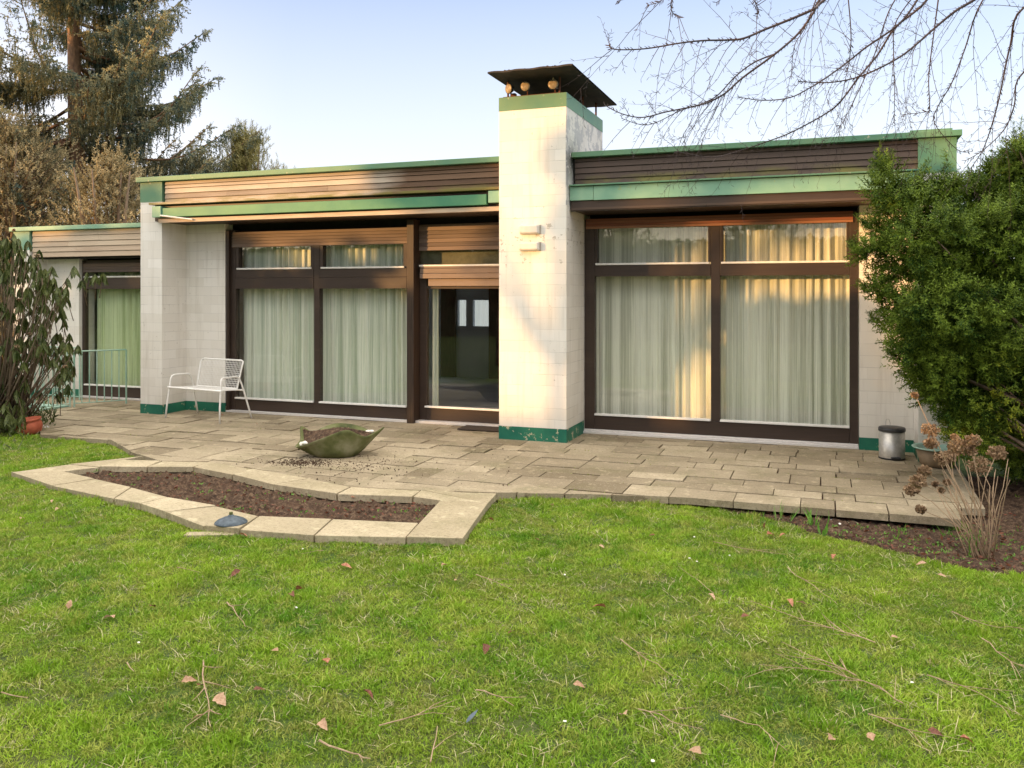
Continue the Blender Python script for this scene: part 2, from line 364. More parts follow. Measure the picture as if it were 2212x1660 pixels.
def npmesh(name, V, Fq, mt, parent=None, smooth=False, tone=None, **kw):
    """V (n,3), Fq (m,4) or (m,3) index array"""
    me = bpy.data.meshes.new(name); k = Fq.shape[1]; off = np.array(OFF.get(parent.name, (0, 0, 0))) if parent else np.zeros(3)
    me.vertices.add(len(V)); me.vertices.foreach_set("co", (V-off).astype(np.float32).ravel())
    me.loops.add(Fq.size); me.loops.foreach_set("vertex_index", Fq.astype(np.int32).ravel())
    me.polygons.add(len(Fq)); me.polygons.foreach_set("loop_start", np.arange(0, Fq.size, k, dtype=np.int32))
    me.polygons.foreach_set("loop_total", np.full(len(Fq), k, dtype=np.int32))
    if smooth: me.polygons.foreach_set("use_smooth", np.ones(len(Fq), dtype=bool))
    me.update(calc_edges=True); me.validate()
    me.materials.append(mt); o = bpy.data.objects.new(name, me); COL.objects.link(o)
    if parent is not None: o.parent = parent; OFF[o.name] = tuple(off)
    return tag(o, **kw)
def scatter(tv, tf, P, D, S, roll=None):
    """instances template (z = forward) at P along D with scale S -> V, F arrays"""
    P = np.asarray(P, float); D = np.asarray(D, float); D = D/np.maximum(np.linalg.norm(D, axis=1, keepdims=True), 1e-9)
    n = len(P); S = np.broadcast_to(np.asarray(S, float), (n,))
    roll = rng.uniform(0, 2*np.pi, n) if roll is None else np.broadcast_to(roll, (n,))
    ref = np.where(np.abs(D[:, 2:3]) > .95, np.array([[1., 0, 0]]), np.array([[0, 0, 1.]]))
    A = np.cross(ref, D); A /= np.linalg.norm(A, axis=1, keepdims=True); B = np.cross(D, A)
    c, s_ = np.cos(roll)[:, None], np.sin(roll)[:, None]
    A, B = A*c+B*s_, -A*s_+B*c
    V = P[:, None, :]+S[:, None, None]*(tv[None, :, 0:1]*A[:, None]+tv[None, :, 1:2]*B[:, None]+tv[None, :, 2:3]*D[:, None])
    Fa = tf[None]+(np.arange(n)*len(tv))[:, None, None]
    return V.reshape(-1, 3), Fa.reshape(-1, tf.shape[1])
def cat(parts):
    V = []; Fq = []; k = 0
    for v, f in parts:
        V.append(v); Fq.append(f+k); k += len(v)
    return np.vstack(V), np.vstack(Fq)

# ------------------------------------------------------------------ ground
def inpoly(x, y, poly):
    c = False; j = len(poly)-1
    for i in range(len(poly)):
        xi, yi = poly[i]; xj, yj = poly[j]
        if (yi > y) != (yj > y) and x < (xj-xi)*(y-yi)/(yj-yi)+xi: c = not c
        j = i
    return c
PATIO = [G(*p) for p in [(311,985),(350,997),(450,998),(545,1013),(667,1035),(757,1053.5),(909.6,1060.4),(1075,1066)]] + \
        [(-1.83, 6.70), (-1.0, 6.86), (.94, 6.87), (.97, 7.25), (1.16, 7.28), (1.20, 8.82), (1.20, 9.70), (-8.5, 9.70), (-8.5, 10.35), (-12.3, 10.35), (-12.3, 7.9), (-9.2, 7.9), (-8.5, 7.33), (-7.45, 7.33), (-6.72, 6.88)]
BED_IN = [G(*p) for p in [(138.5,1018),(213.6,1008.6),(317,1009),(418,1009),(501,1026),(590,1047),(727,1069),(891,1074),(952,1081),(905,1129),(718,1121),(559,1114.7),(467.5,1093),(363.6,1074),(284,1052.5),(206,1035)]]
BED_OUT = [G(*p) for p in [(23,1020),(112.5,1049.6),(245,1077),(303,1087),(358,1107),(439,1136),(517,1144.5),(678,1156),(877,1162),(1000,1163.6),(1054.5,1088),(1075,1066),(909.6,1060.4),(757,1053.5),(667,1035),(545,1013),(450,998),(350,997),(311,985)]]
SOILBED = [G(px, py, -.1) for px, py in [(1530,1094),(1600,1112),(1690,1126),(1740,1150),(1850,1180),(1950,1200),(2060,1232),(2130,1250),(2240,1262)]] + [(2.6, 5.6), (4.5, 6.0), (4.5, 9.0), (1.0, 9.0), (1.0, 6.95)]
def gz(x, y):
    z = -.050+.022*mn.noise(Vector((x*.45, y*.45, 3)))+.010*mn.noise(Vector((x*1.7, y*1.7, 9)))
    if y > 5.3 and x > -1.4: z -= .05*min(1, (y-5.3)/1.2)*min(1, (x+1.4)/1.0)
    return z
def axis(lo, hi, st, far):
    a = list(np.arange(lo, hi+1e-6, st)); out = []
    k = st
    x = lo
    while x > -far: k *= 1.5; x -= k; out.append(x)
    out = out[::-1]+a; x = hi; k = st
    while x < far: k *= 1.5; x += k; out.append(x)
    return np.array(out)
xs = axis(-9.5, 5, .1, 800); ys = axis(1.5, 9.0, .1, 800)
V = []
for y in ys:
    for x in xs:
        z = gz(x, y) if (-30 < x < 30 and -30 < y < 30) else -.05
        if inpoly(x, y, PATIO) or inpoly(x, y, BED_OUT): z = -.13
        if y > 9.3 and x < 1.3: z = -.13
        V.append((x, y, z))
nx = len(xs); Fq = np.array([(j*nx+i, j*nx+i+1, (j+1)*nx+i+1, (j+1)*nx+i) for j in range(len(ys)-1) for i in range(nx-1)])
npmesh("ground", np.array(V), Fq, M['turf'], smooth=True, kind='structure')

# slabs
def clip(poly, a, b):
    out = []
    def side(p): return (b[0]-a[0])*(p[1]-a[1])-(b[1]-a[1])*(p[0]-a[0])
    for i in range(len(poly)):
        p, q = poly[i], poly[(i+1) % len(poly)]; sp, sq = side(p), side(q)
        if sp >= 0: out.append(p)
        if sp*sq < 0:
            t_ = sp/(sp-sq); out.append((p[0]+(q[0]-p[0])*t_, p[1]+(q[1]-p[1])*t_))
    return out
TRI = []
for a, b, c_ in tessellate_polygon([[Vector((p[0], p[1], 0)) for p in PATIO]]):
    T = [PATIO[a], PATIO[b], PATIO[c_]]
    if (T[1][0]-T[0][0])*(T[2][1]-T[0][1])-(T[1][1]-T[0][1])*(T[2][0]-T[0][0]) < 0: T.reverse()
    TRI.append(T)
pm = MB(); y = 9.70; ri = 0
rowd = [.28, .25, .25, .375, .25, .25, .375, .25, .25, .375, .25, .25, .25, .375, .25]
rows = []
yy = 10.35
while yy > 9.70: rows.append((yy-.325, yy)); yy -= .325
yy = 9.70
for d in rowd:
    rows.append((yy-d, yy)); yy -= d
for (ya, yb) in rows:
    x = -12.4+random.random()*.3
    while x < 1.4:
        w = random.choice([.5, .5, .5, .375, .25]) if yb-ya > .3 else random.choice([.5, .5, .375, .25])
        gp = .005 if random.random() < .65 else .010; gy = random.choice((.004, .006, .008))
        rect = [(x+gp, ya+gy), (x+w-gp*.4, ya+gy), (x+w-gp*.4, yb-gy*.6), (x+gp, yb-gy*.6)]
        dz = random.gauss(0, .0035); sx, sy = random.gauss(0, .004), random.gauss(0, .006)
        cx_, cy_ = x+w/2, (ya+yb)/2
        pm.cur = min(1, max(0, random.gauss(.5, .22)))
        for T in TRI:
            pl = rect
            for k in range(3):
                if len(pl) < 3: break
                pl = clip(pl, T[k], T[(k+1) % 3])
            if len(pl) < 3: continue
            n_ = len(pl)
            zt = [dz+(p[0]-cx_)*sx+(p[1]-cy_)*sy for p in pl]
            vs_ = [(p[0], p[1], z_) for p, z_ in zip(pl, zt)]+[(p[0], p[1], -.055) for p in pl]
            fs_ = [tuple(range(n_))]
            for k in range(n_):
                p, q = pl[k], pl[(k+1) % n_]; mx_, my_ = (p[0]+q[0])/2, (p[1]+q[1])/2
                L_ = math.hypot(q[0]-p[0], q[1]-p[1])
                if L_ < 1e-5: continue
                ox, oy = (q[1]-p[1])/L_*.002, -(q[0]-p[0])/L_*.002
                inside = inpoly(mx_+ox, my_+oy, PATIO) and rect[0][0] < mx_+ox < rect[1][0] and rect[0][1] < my_+oy < rect[2][1]
                if not inside: fs_.append((k, k+n_, (k+1) % n_+n_, (k+1) % n_))
            pm.add(vs_, fs_)
        x += w
pm.build("patio", M['slab'], kind='structure')
# joint bed below the slabs
jb = MB()
for T in TRI: jb.add([(p[0], p[1], -.022) for p in T], [(0, 1, 2)])
jb.build("patio_bedding", M['soil'], kind='structure')

# kerb stones round the bed
km = MB()
def stone(q, th=.055, z=.0, gap=.006):
    c0 = Vector((sum(p[0] for p in q)/4, sum(p[1] for p in q)/4))
    pl = []
    for p in q:
        v = Vector(p)-c0; pl.append(c0+v*(1-gap/max(v.length, .01)*1.2))
    ar = sum(pl[i][0]*pl[(i+1) % 4][1]-pl[(i+1) % 4][0]*pl[i][1] for i in range(4))
    if ar < 0: pl.reverse()
    km.cur = random.uniform(.3, .8); tl = [random.gauss(z, .003) for _ in range(4)]
    vs_ = [(p[0], p[1], tl[i]) for i, p in enumerate(pl)]+[(p[0], p[1], z-th) for p in pl]
    km.add(vs_, [(0, 1, 2, 3)]+[(k, k+4, (k+1) % 4+4, (k+1) % 4) for k in range(4)])
fr_ = [(213.6,1008.6),(317,1009),(418,1009),(501,1026),(590,1047),(727,1069),(891,1074),(952,1081)]
bk_ = [(265,995),(350,997),(450,998),(545,1013),(667,1035),(757,1053.5),(909.6,1060.4),(1075,1066)]
for i in range(6): stone([G(*fr_[i]), G(*fr_[i+1]), G(*bk_[i+1]), G(*bk_[i])], z=.004)
stone([G(*fr_[6]), G(*fr_[7]), G(1054.5,1088), G(*bk_[6])], z=.004)
stone([G(1054.5,1088), G(1075,1066), G(990,1063.5), G(*bk_[6])], z=.002)
stone([G(*p) for p in [(23,1020),(138.5,1018),(213.6,1008.6),(150,1003)]])
stone([G(*p) for p in [(150,1003),(213.6,1008.6),(265,995),(311,985)]])
for q in [[(23,1020),(112.5,1049.6),(206,1035),(138.5,1018)], [(112.5,1049.6),(245,1077),(284,1052.5),(206,1035)], [(245,1077),(303,1087),(363.6,1074),(284,1052.5)],
          [(303,1087),(358,1107),(467.5,1093),(363.6,1074)], [(358,1107),(439,1136),(559,1114.7),(467.5,1093)], [(439,1136),(516,1143.6),(559,1114.7),(500,1125)],
          [(517,1144.5),(678,1156),(718,1121),(559,1114.7)], [(678,1156),(877,1162),(905,1129),(718,1121)], [(877,1162),(1000,1163.6),(1054.5,1088),(952,1081)]]:
    stone([G(*p) for p in q], z=0.0)
ks = km.build("kerb", M['kerb'], bevel=.004, kind='structure')
def soilpatch(name, poly, z0, amp, step, edge):
    x0 = min(p[0] for p in poly)-.15; x1 = max(p[0] for p in poly)+.15; y0 = min(p[1] for p in poly)-.15; y1 = max(p[1] for p in poly)+.15
    nx_ = int((x1-x0)/step)+1; ny_ = int((y1-y0)/step)+1; V = []
    for j in range(ny_):
        for i in range(nx_):
            x, y = x0+i*step, y0+j*step
            wx = x+.07*mn.noise(Vector((x*5, y*5, 1))); wy = y+.07*mn.noise(Vector((x*5, y*5, 7)))
            z = z0(x, y)+amp*(abs(mn.noise(Vector((x*16, y*16, 0))))+.6*abs(mn.noise(Vector((x*41, y*41, 5)))))
            if edge and not inpoly(wx, wy, poly): z -= .06
            V.append((x, y, z))
    Fq = np.array([(j*nx_+i, j*nx_+i+1, (j+1)*nx_+i+1, (j+1)*nx_+i) for j in range(ny_-1) for i in range(nx_-1)])
    npmesh(name, np.array(V), Fq, M['soil'], smooth=False, kind='structure')
bx = [(p[0], p[1]) for p in BED_IN]
soilpatch("bed_soil", bx, lambda x, y: -.085, .035, .02, False) if False else None
# bed soil cut to the kerb opening
V = []; st = .02; x0, x1 = -6.75, -2.55; y0, y1 = 5.15, 6.6
nx_ = int((x1-x0)/st); ny_ = int((y1-y0)/st); idx = {}; F_ = []
for j in range(ny_):
    for i in range(nx_):
        x, y = x0+i*st, y0+j*st
        if inpoly(x, y, BED_OUT) or inpoly(x, y, BED_IN):
            idx[(i, j)] = len(V)
            cl = abs(mn.noise(Vector((x*15, y*15, 0))))+.6*abs(mn.noise(Vector((x*38, y*38, 5))))
            V.append((x, y, -.075+.06*cl if inpoly(x, y, BED_IN) else -.066))
for (i, j) in idx:
    q = [(i, j), (i+1, j), (i+1, j+1), (i, j+1)]
    if all(k in idx for k in q): F_.append([idx[k] for k in q])
npmesh("bed_soil", np.array(V), np.array(F_), M['soil'], kind='structure')
soilpatch("border_soil", SOILBED, lambda x, y: gz(x, y)+.002, .045, .022, True)

# lawn: tufts standing on points, one stuff object
tufts = bpy.data.collections.new("tuft_kinds")        # not linked to the scene: only instanced
def make_tuft(name, nb, hmin, hmax, wd, spread, bend, mt):
    V = []; Fc = []
    for k in range(nb):
        a = rng.uniform(0, 2*np.pi); r = spread*math.sqrt(rng.uniform()); bx_, by_ = r*math.cos(a), r*math.sin(a)
        h = rng.uniform(hmin, hmax); la = rng.uniform(0, 2*np.pi); ln = h*rng.uniform(.15, bend); wa = rng.uniform(0, np.pi)
        dx, dy = math.cos(wa)*wd/2, math.sin(wa)*wd/2; k0 = len(V)
        for tt, ww in ((0, 1), (.45, .9), (.8, .6), (1, .08)):
            ox, oy = ln*tt*tt*math.cos(la), ln*tt*tt*math.sin(la); z = h*(tt-.25*tt*tt*min(1, ln/h))
            V += [(bx_+ox-dx*ww, by_+oy-dy*ww, z), (bx_+ox+dx*ww, by_+oy+dy*ww, z)]
        for j in range(3): Fc.append((k0+2*j, k0+2*j+1, k0+2*j+3, k0+2*j+2))
    me = bpy.data.meshes.new(name); me.from_pydata(V, [], Fc); me.materials.append(mt)
    o = bpy.data.objects.new(name, me); tufts.objects.link(o)
for k in range(4): make_tuft("a_tuft%d" % k, 28, .012, .032, .0038, .045, 1.3, M['grass'])
for k in range(2): make_tuft("b_tuft%d" % k, 40, .008, .02, .0042, .05, 1.4, M['moss'])
make_tuft("c_tuft", 14, .010, .032, .003, .06, 2.2, M['drygrass'])
make_tuft("d_tuft", 14, .03, .055, .0042, .035, .9, M['grass'])
pts = []; rots = []; scl = []; kinds = []
for _ in range(72000):
    d = 2.4+(10.5-2.4)*rng.uniform()**.8; u = rng.uniform(-.68, .68)
    x, y = d*(-SN+u*CS), d*(CS+u*SN)
    if rng.uniform() > min(1, (d/7.0))**.6+.18: continue
    wx = x+.06*mn.noise(Vector((x*4, y*4, 1))); wy = y+.06*mn.noise(Vector((x*4, y*4, 7)))
    if inpoly(wx, wy, PATIO) or inpoly(wx, wy, BED_OUT): continue
    if inpoly(wx, wy, SOILBED) and rng.uniform() > .02: continue
    if y > 8.6 and x > -9: continue
    pts.append((x, y, gz(x, y)-.004)); rots.append((rng.normal(0, .12), rng.normal(0, .12), rng.uniform(0, 6.28)))
    n1 = mn.noise(Vector((x*1.2, y*1.2, 4))); n2 = mn.noise(Vector((x*5, y*5, 14)))
    q = rng.uniform()
    k = int(rng.integers(0, 4))
    if n1+.6*n2 < -.05 and q < .8 or q < .15: k = 4+int(rng.integers(0, 2))
    elif q > (.91 if mn.noise(Vector((x*2.3, y*2.3, 30))) > .15 else .95): k = 6
    elif n2 > .36 and q > .65: k = 7
    kinds.append(k); scl.append(rng.uniform(.75, 1.25)*(1+.35*n2))
me = bpy.data.meshes.new("lawn_grass"); me.from_pydata(pts, [], [])
for nm, typ, dat, key in (("rot", 'FLOAT_VECTOR', np.array(rots, np.float32).ravel(), "vector"), ("scl", 'FLOAT', np.array(scl, np.float32), "value"), ("kind", 'INT', np.array(kinds, np.int32), "value")):
    at = me.attributes.new(nm, typ, 'POINT'); at.data.foreach_set(key, dat)
lawn = bpy.data.objects.new("lawn_grass", me); COL.objects.link(lawn); lawn["kind"] = 'stuff'
ng = bpy.data.node_groups.new("lawn_scatter", 'GeometryNodeTree')
ng.interface.new_socket("Geometry", in_out='INPUT', socket_type='NodeSocketGeometry'); ng.interface.new_socket("Geometry", in_out='OUTPUT', socket_type='NodeSocketGeometry')
gi = ng.nodes.new("NodeGroupInput"); go = ng.nodes.new("NodeGroupOutput"); ip = ng.nodes.new("GeometryNodeInstanceOnPoints"); ci = ng.nodes.new("GeometryNodeCollectionInfo")
ci.inputs["Collection"].default_value = tufts; ci.inputs["Separate Children"].default_value = True; ci.inputs["Reset Children"].default_value = True
def nattr(nm, typ):
    n = ng.nodes.new("GeometryNodeInputNamedAttribute"); n.data_type = typ; n.inputs["Name"].default_value = nm; return n.outputs["Attribute"]
L_ = ng.links.new
L_(gi.outputs[0], ip.inputs["Points"]); L_(ci.outputs[0], ip.inputs["Instance"]); ip.inputs["Pick Instance"].default_value = True
L_(nattr("kind", 'INT'), ip.inputs["Instance Index"]); L_(nattr("rot", 'FLOAT_VECTOR'), ip.inputs["Rotation"]); L_(nattr("scl", 'FLOAT'), ip.inputs["Scale"])
L_(ip.outputs[0], go.inputs[0])
lawn.modifiers.new("scatter", 'NODES').node_group = ng
# ------------------------------------------------------------------ house
HOUSE = empty("house", (-3.7, 9.6, 0), label="single-storey white brick house with flat roof, green trim and brown timber windows", cat="house")
OFF["house"] = (-3.7, 9.6, 0)
H = HOUSE
# outer walls
w = MB(); w.box(-8.362, -7.70, 9.56, 9.86, 0, 2.95); w.build("wall", M['brick'], H, label="short recessed wall behind the bench")
w = MB(); w.box(.36, .873, 9.56, 9.86, 0, 2.95); w.build("wall", M['brick'], H, label="wall behind the pedal bin")
w = MB(); w.box(.9, 1.2, 9.603, 15.2, 0, 3.12); w.build("wall", M['brick'], H)
w = MB(); w.box(-8.73, -8.43, 9.603, 15.2, 0, 3.12); w.build("wall", M['brick'], H)
w = MB(); w.box(-11.92, -11.62, 10.16, 15.2, 0, 2.58); w.build("wall", M['brick'], H)
w = MB(); w.box(-11.598, -10.93, 10.12, 10.42, 0, 2.45); w.build("wall", M['brick'], H, label="annex wall behind the railing")
def pillar(x0, x1, y0, y1, z1, lab):
    p = MB(); p.box(x0, x1, y0, y1, 0, z1); o = p.build("pillar", M['brick'], H, label=lab); return o
P1 = pillar(-8.73, -8.364, 9.1, 9.60, 3.14, "tall left corner pillar")
P2 = pillar(.875, 1.205, 9.1, 9.60, 3.14, "right corner pillar behind the yew")
P3 = pillar(-11.93, -11.60, 9.8, 10.155, 2.60, "low annex corner pillar")
def proud(par, x0, x1, y0, y1, z0, z1, mt, name):
    b = MB(); e = .003
    b.add([(x0-e, y1, z0), (x0-e, y0-e, z0), (x1+e, y0-e, z0), (x1+e, y1, z0), (x0-e, y1, z1), (x0-e, y0-e, z1), (x1+e, y0-e, z1), (x1+e, y1, z1)],
          [(0, 1, 5, 4), (1, 2, 6, 5), (2, 3, 7, 6)])
    return b.build(name, mt, par)
proud(P1, -8.73, -8.364, 9.1, 9.60, 2.87, 3.139, M['green'], "green_band")
proud(P2, .875, 1.205, 9.1, 9.60, 2.80, 3.139, M['green'], "green_band")
proud(P3, -11.93, -11.60, 9.8, 10.155, 2.31, 2.599, M['ltgreen'], "green_band")
proud(P1, -8.73, -8.364, 9.1, 9.60, 0.0, .13, M['plinth'], "plinth")
proud(P2, .875, 1.205, 9.1, 9.60, 0.0, .13, M['plinth'], "plinth")
proud(P3, -11.93, -11.60, 9.8, 10.155, 0.0, .13, M['plinth'], "plinth")
b = MB(); b.box(-8.36, -7.697, 9.556, 9.5595, 0, .13); b.box(-7.6995, -7.6965, 9.5595, 9.63, 0, .13); b.build("plinth", M['plinth'], H)
b = MB(); b.box(.357, .871, 9.556, 9.5595, 0, .13); b.build("plinth", M['plinth'], H)
b = MB(); b.box(-11.60, -10.927, 10.116, 10.1195, 0, .13); b.build("plinth", M['plinth'], H)
# roofs
r = MB(); r.box(-8.70, 1.17, 9.2, 15.2, 2.96, 3.125); r.build("roof", M['roof'], H)
r = MB(); r.box(-11.9, -8.74, 9.9, 15.2, 2.45, 2.585); r.build("roof", M['roof'], H, label="lower annex roof")
cp = MB()
cp.box(-8.775, -3.415, 9.055, 9.35, 3.142, 3.205); cp.box(-2.618, 1.25, 9.055, 9.35, 3.142, 3.200); cp.box(.86, 1.252, 9.352, 15.2, 3.126, 3.202); cp.box(-8.775, -8.5, 9.352, 15.2, 3.126, 3.203); cp.box(.80, 1.17, 9.08, 9.4, 3.2015, 3.222)
cp.build("roof_coping", M['green'], H, bevel=.004)
cp = MB(); cp.box(-11.98, -8.733, 9.755, 10.02, 2.602, 2.665); cp.box(-11.98, -11.7, 10.022, 15.2, 2.60, 2.663); cp.build("roof_coping", M['ltgreen'], H, bevel=.004)
# cladding boards
def cladding(x0, x1, y, zs, mt, tones, lab=None, splits=()):
    b = MB(); b.cur = 0
    b.box(x0, x1, y+.022, y+.05, zs[0], zs[-1])
    for i in range(len(zs)-1):
        cuts = [x0]+sorted(random.uniform(x0+.6, x1-.6) for _ in range(2 if x1-x0 > 3 else 1))+[x1]
        for a_, c_ in zip(cuts[:-1], cuts[1:]):
            b.cur = min(1, max(0, tones[i]+random.gauss(0, .07)))
            zl, zu = zs[i]+.004, zs[i+1]-.003
            b.add([(a_+.001, y, zl), (c_-.001, y, zl), (c_-.001, y+.012, zu), (a_+.001, y+.012, zu), (a_+.001, y+.02, zl), (c_-.001, y+.02, zl), (c_-.001, y+.02, zu), (a_+.001, y+.02, zu)],
                  [(0, 1, 2, 3), (0, 4, 5, 1), (3, 2, 6, 7), (0, 3, 7, 4), (1, 5, 6, 2)])
    return b.build("wood_cladding", mt, H, label=lab)
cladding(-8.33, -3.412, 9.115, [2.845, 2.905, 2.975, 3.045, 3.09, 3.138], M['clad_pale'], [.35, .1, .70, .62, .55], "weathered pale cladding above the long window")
cladding(-2.595, .874, 9.115, [2.845, 2.90, 2.965, 3.03, 3.095, 3.138], M['clad_dark'], [.3, .35, .45, .4, .4], "dark brown cladding on the right")
cladding(-11.565, -8.732, 9.82, [2.19, 2.27, 2.35, 2.43, 2.515, 2.60], M['clad_annex'], [.55, .5, .55, .75, .68], "pale annex cladding")
# backing behind cladding
b = MB(); b.box(-8.36, -3.42, 9.17, 9.24, 2.60, 3.10); b.box(-2.61, .87, 9.17, 9.24, 2.6, 3.1); b.box(-11.59, -8.74, 9.875, 9.93, 2.2, 2.55); b.build("fascia_backing", M['void'], H)
# soffits
b = MB(); b.cur = .3; b.box(-8.36, -3.42, 9.055, 9.70, 2.585, 2.598); b.box(-2.61, .87, 9.055, 9.70, 2.552, 2.598); b.build("soffit", M['wood'], H)
b = MB(); b.box(-7.69, -3.42, 9.72, 9.80, 2.45, 2.95); b.box(-2.58, .35, 9.72, 9.80, 2.45, 2.95); b.box(-10.92, -8.74, 10.28, 10.36, 2.1, 2.5); b.build("lintel", M['void'], H)
b = MB(); b.box(-11.58, -8.74, 9.875, 10.3, 2.17, 2.185); b.build("soffit", M['void'], H, label="annex soffit")
# eaves beam left with awning
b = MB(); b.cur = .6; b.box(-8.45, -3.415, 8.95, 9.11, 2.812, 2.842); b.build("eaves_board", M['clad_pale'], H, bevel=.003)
b = MB(); b.cur = .5; b.box(-8.33, -3.415, 9.0, 9.052, 2.575, 2.625); b.build("eaves_batten", M['lath'], H)
b = MB(); b.cur = .4; b.box(-8.44, -3.415, 9.056, 9.1, 2.60, 2.811); b.build("eaves_panel", M['wood'], H)
AW = MB(); AW.box(-8.24, -3.60, 8.965, 9.05, 2.645, 2.765); AW = AW.build("awning", M['awning'], H, bevel=.004)
b = MB(); b.box(-8.39, -8.245, 8.945, 9.052, 2.645, 2.79); b.build("end_cap", M['ltgreen'], AW, bevel=.004)
b = MB(); b.box(-3.575, -3.43, 8.96, 9.052, 2.665, 2.80); b.build("end_cap", M['ltgreen'], AW, bevel=.004)
b = MB(); b.tube([(-8.25, 8.95, 2.665), (-7.75, 8.98, 2.60)], .012, 8); b.build("arm", M['alu'], AW)
b = MB(); b.box(-2.618, .874, 8.955, 9.112, 2.812, 2.828); b.build("eaves_drip", M['green'], H, bevel=.003)
b = MB(); b.box(-2.618, -2.35, 8.99, 9.09, 2.655, 2.806); b.box(-2.346, .8735, 8.985, 9.09, 2.652, 2.806); b.build("eaves_beam", M['ltgreen'], H, bevel=.003)
b = MB(); b.cur = .35; b.box(-2.61, .8735, 9.01, 9.053, 2.54, 2.648); b.cur = .75; b.box(-2.61, .8735, 9.000, 9.0095, 2.552, 2.575); b.build("eaves_board", M['wood'], H)
# chimney
cx0, cx1, cy0, cy1, cz = -3.41, -2.625, 8.88, 10.5, 3.828
b = MB(); b.box(cx0, cx1, cy0, cy1, -.02, cz-.02); CH = b.build("chimney", M['chimney'], H)
proud(CH, cx0, cx1, cy0, cy1, 3.675, cz, M['green'], "green_band")
b = MB(); e = .003
b.add([(cx0-e, 9.62, 0), (cx0-e, cy0-e, 0), (cx1+e, cy0-e, 0), (cx1+e, 9.6, 0), (cx0-e, 9.62, .15), (cx0-e, cy0-e, .15), (cx1+e, cy0-e, .15), (cx1+e, 9.6, .15)], [(0, 1, 5, 4), (1, 2, 6, 5), (2, 3, 7, 6)])
b.build("plinth", M['plinth'], CH)
b = MB(); b.box(cx0+.01, cx1-.01, cy0+.01, cy1-.01, cz-.019, cz-.002); b.build("crown_slab", M['roof'], CH)
b = MB(); n_ = 24
for i in range(n_):                       # thin, slightly wavy metal plate
    a_, c_ = -3.43+i*(.96/n_), -3.43+(i+1)*(.96/n_)
    za, zc = 4.03+.004*math.sin(i*.9), 4.03+.004*math.sin((i+1)*.9)
    b.add([(a_, 8.58, za), (c_, 8.58, zc), (c_, 10.62, zc), (a_, 10.62, za), (a_, 8.58, za+.018), (c_, 8.58, zc+.018), (c_, 10.62, zc+.018), (a_, 10.62, za+.018)],
          [(0, 3, 2, 1), (4, 5, 6, 7), (0, 1, 5, 4), (2, 3, 7, 6)])
for _ in range(120):
    x = random.uniform(-3.42, -2.48); r_ = random.uniform(.006, .016); y_ = 8.59+random.random()*.12
    b.add([(x-r_, y_, 4.048), (x+r_, y_, 4.048), (x+r_*.3, y_+.02, 4.048+r_), (x-r_*.6, y_+.01, 4.048+r_*.9)], [(0, 1, 2, 3)])
b.build("cap_plate", M['capplate'], CH)
for (x, y) in ((-3.34, 8.98), (-2.73, 8.98), (-2.74, 9.98), (-2.68, 10.38), (-3.34, 10.38)):
    b = MB(); b.tube([(x, y, cz-.03), (x, y, 4.035)], .012, 8); b.build("cap_post", M['rust'], CH)
# windows --------------------------------------------------------
def sill(par, x0, x1, y, z, h=.022):
    b = MB(); b.box(x0, x1, y-.022, y+.03, z, z+h); b.build("glazing_bead", M['white_metal'], par, bevel=.003)
def pane(par, x0, x1, y, z0, z1):
    b = MB(); b.box(x0, x1, y, y+.006, z0, z1); b.build("pane", M['glass'], par)
def slats(par, x0, x1, y, z0, z1, pitch, mt, name="roller_shutter"):
    b = MB(); z = z0
    while z < z1-.01:
        b.cur = random.uniform(.2, .85); h = min(pitch, z1-z)
        b.add([(x0, y-.008, z+.004), (x1, y-.008, z+.004), (x1, y+.004, z+h), (x0, y+.004, z+h), (x0, y+.01, z), (x1, y+.01, z)], [(0, 1, 2, 3), (4, 5, 1, 0)])
        z += h
    b.cur = .2; b.box(x0, x1, y+.012, y+.03, z0, z1); return b.build(name, mt, par)
FY = 9.62
# long left window (two bays)
b = MB(); b.cur = .3
b.box(-7.69, -7.575, FY, FY+.09, .03, 2.50); b.box(-6.32, -6.235, FY+.002, FY+.09, .195, 2.28); b.box(-4.945, -4.90, FY, FY+.09, .03, 2.5)
b.box(-7.573, -6.322, FY, FY+.088, .03, .185); b.box(-6.233, -4.947, FY, FY+.088, .03, .185); b.box(-6.322, -6.233, FY+.001, FY+.087, .03, .194)
for a_, c_ in ((-7.573, -6.322), (-6.233, -4.947)):
    b.box(a_, c_, FY-.004, FY+.086, 1.695, 1.84); b.box(a_, c_, FY-.002, FY+.086, 1.842, 1.955); b.box(a_, a_+.05, FY+.003, FY+.085, 1.957, 2.27); b.box(c_-.05, c_, FY+.003, FY+.085, 1.957, 2.27)
b.box(-7.573, -4.947, FY+.03, FY+.085, 2.272, 2.48)
WL = b.build("window", M['wood'], H, label="long two-bay window with mint curtains", bevel=.003)
for a_, c_ in ((-7.573, -6.322), (-6.233, -4.947)):
    pane(WL, a_, c_, FY+.04, .2, 1.693); pane(WL, a_+.05, c_-.05, FY+.04, 1.97, 2.27)
    sill(WL, a_, c_, FY, .187); sill(WL, a_+.03, c_-.03, FY, 1.957)
slats(WL, -7.62, -4.93, FY-.012, 2.262, 2.47, .042, M['shutter'])
b = MB(); b.box(-7.70, -3.44, FY-.05, FY+.1, 0.004, .034); b.build("threshold", M['alu'], WL, bevel=.003)
b = MB(); b.box(-7.69, -7.645, FY-.05, FY-.002, .03, 2.5); b.build("shutter_track", M['wood_v'], WL)
b = MB(); b.box(-4.897, -4.80, FY-.10, FY+.09, .004, 2.56); b.build("mullion_post", M['wood_v'], WL, bevel=.004)
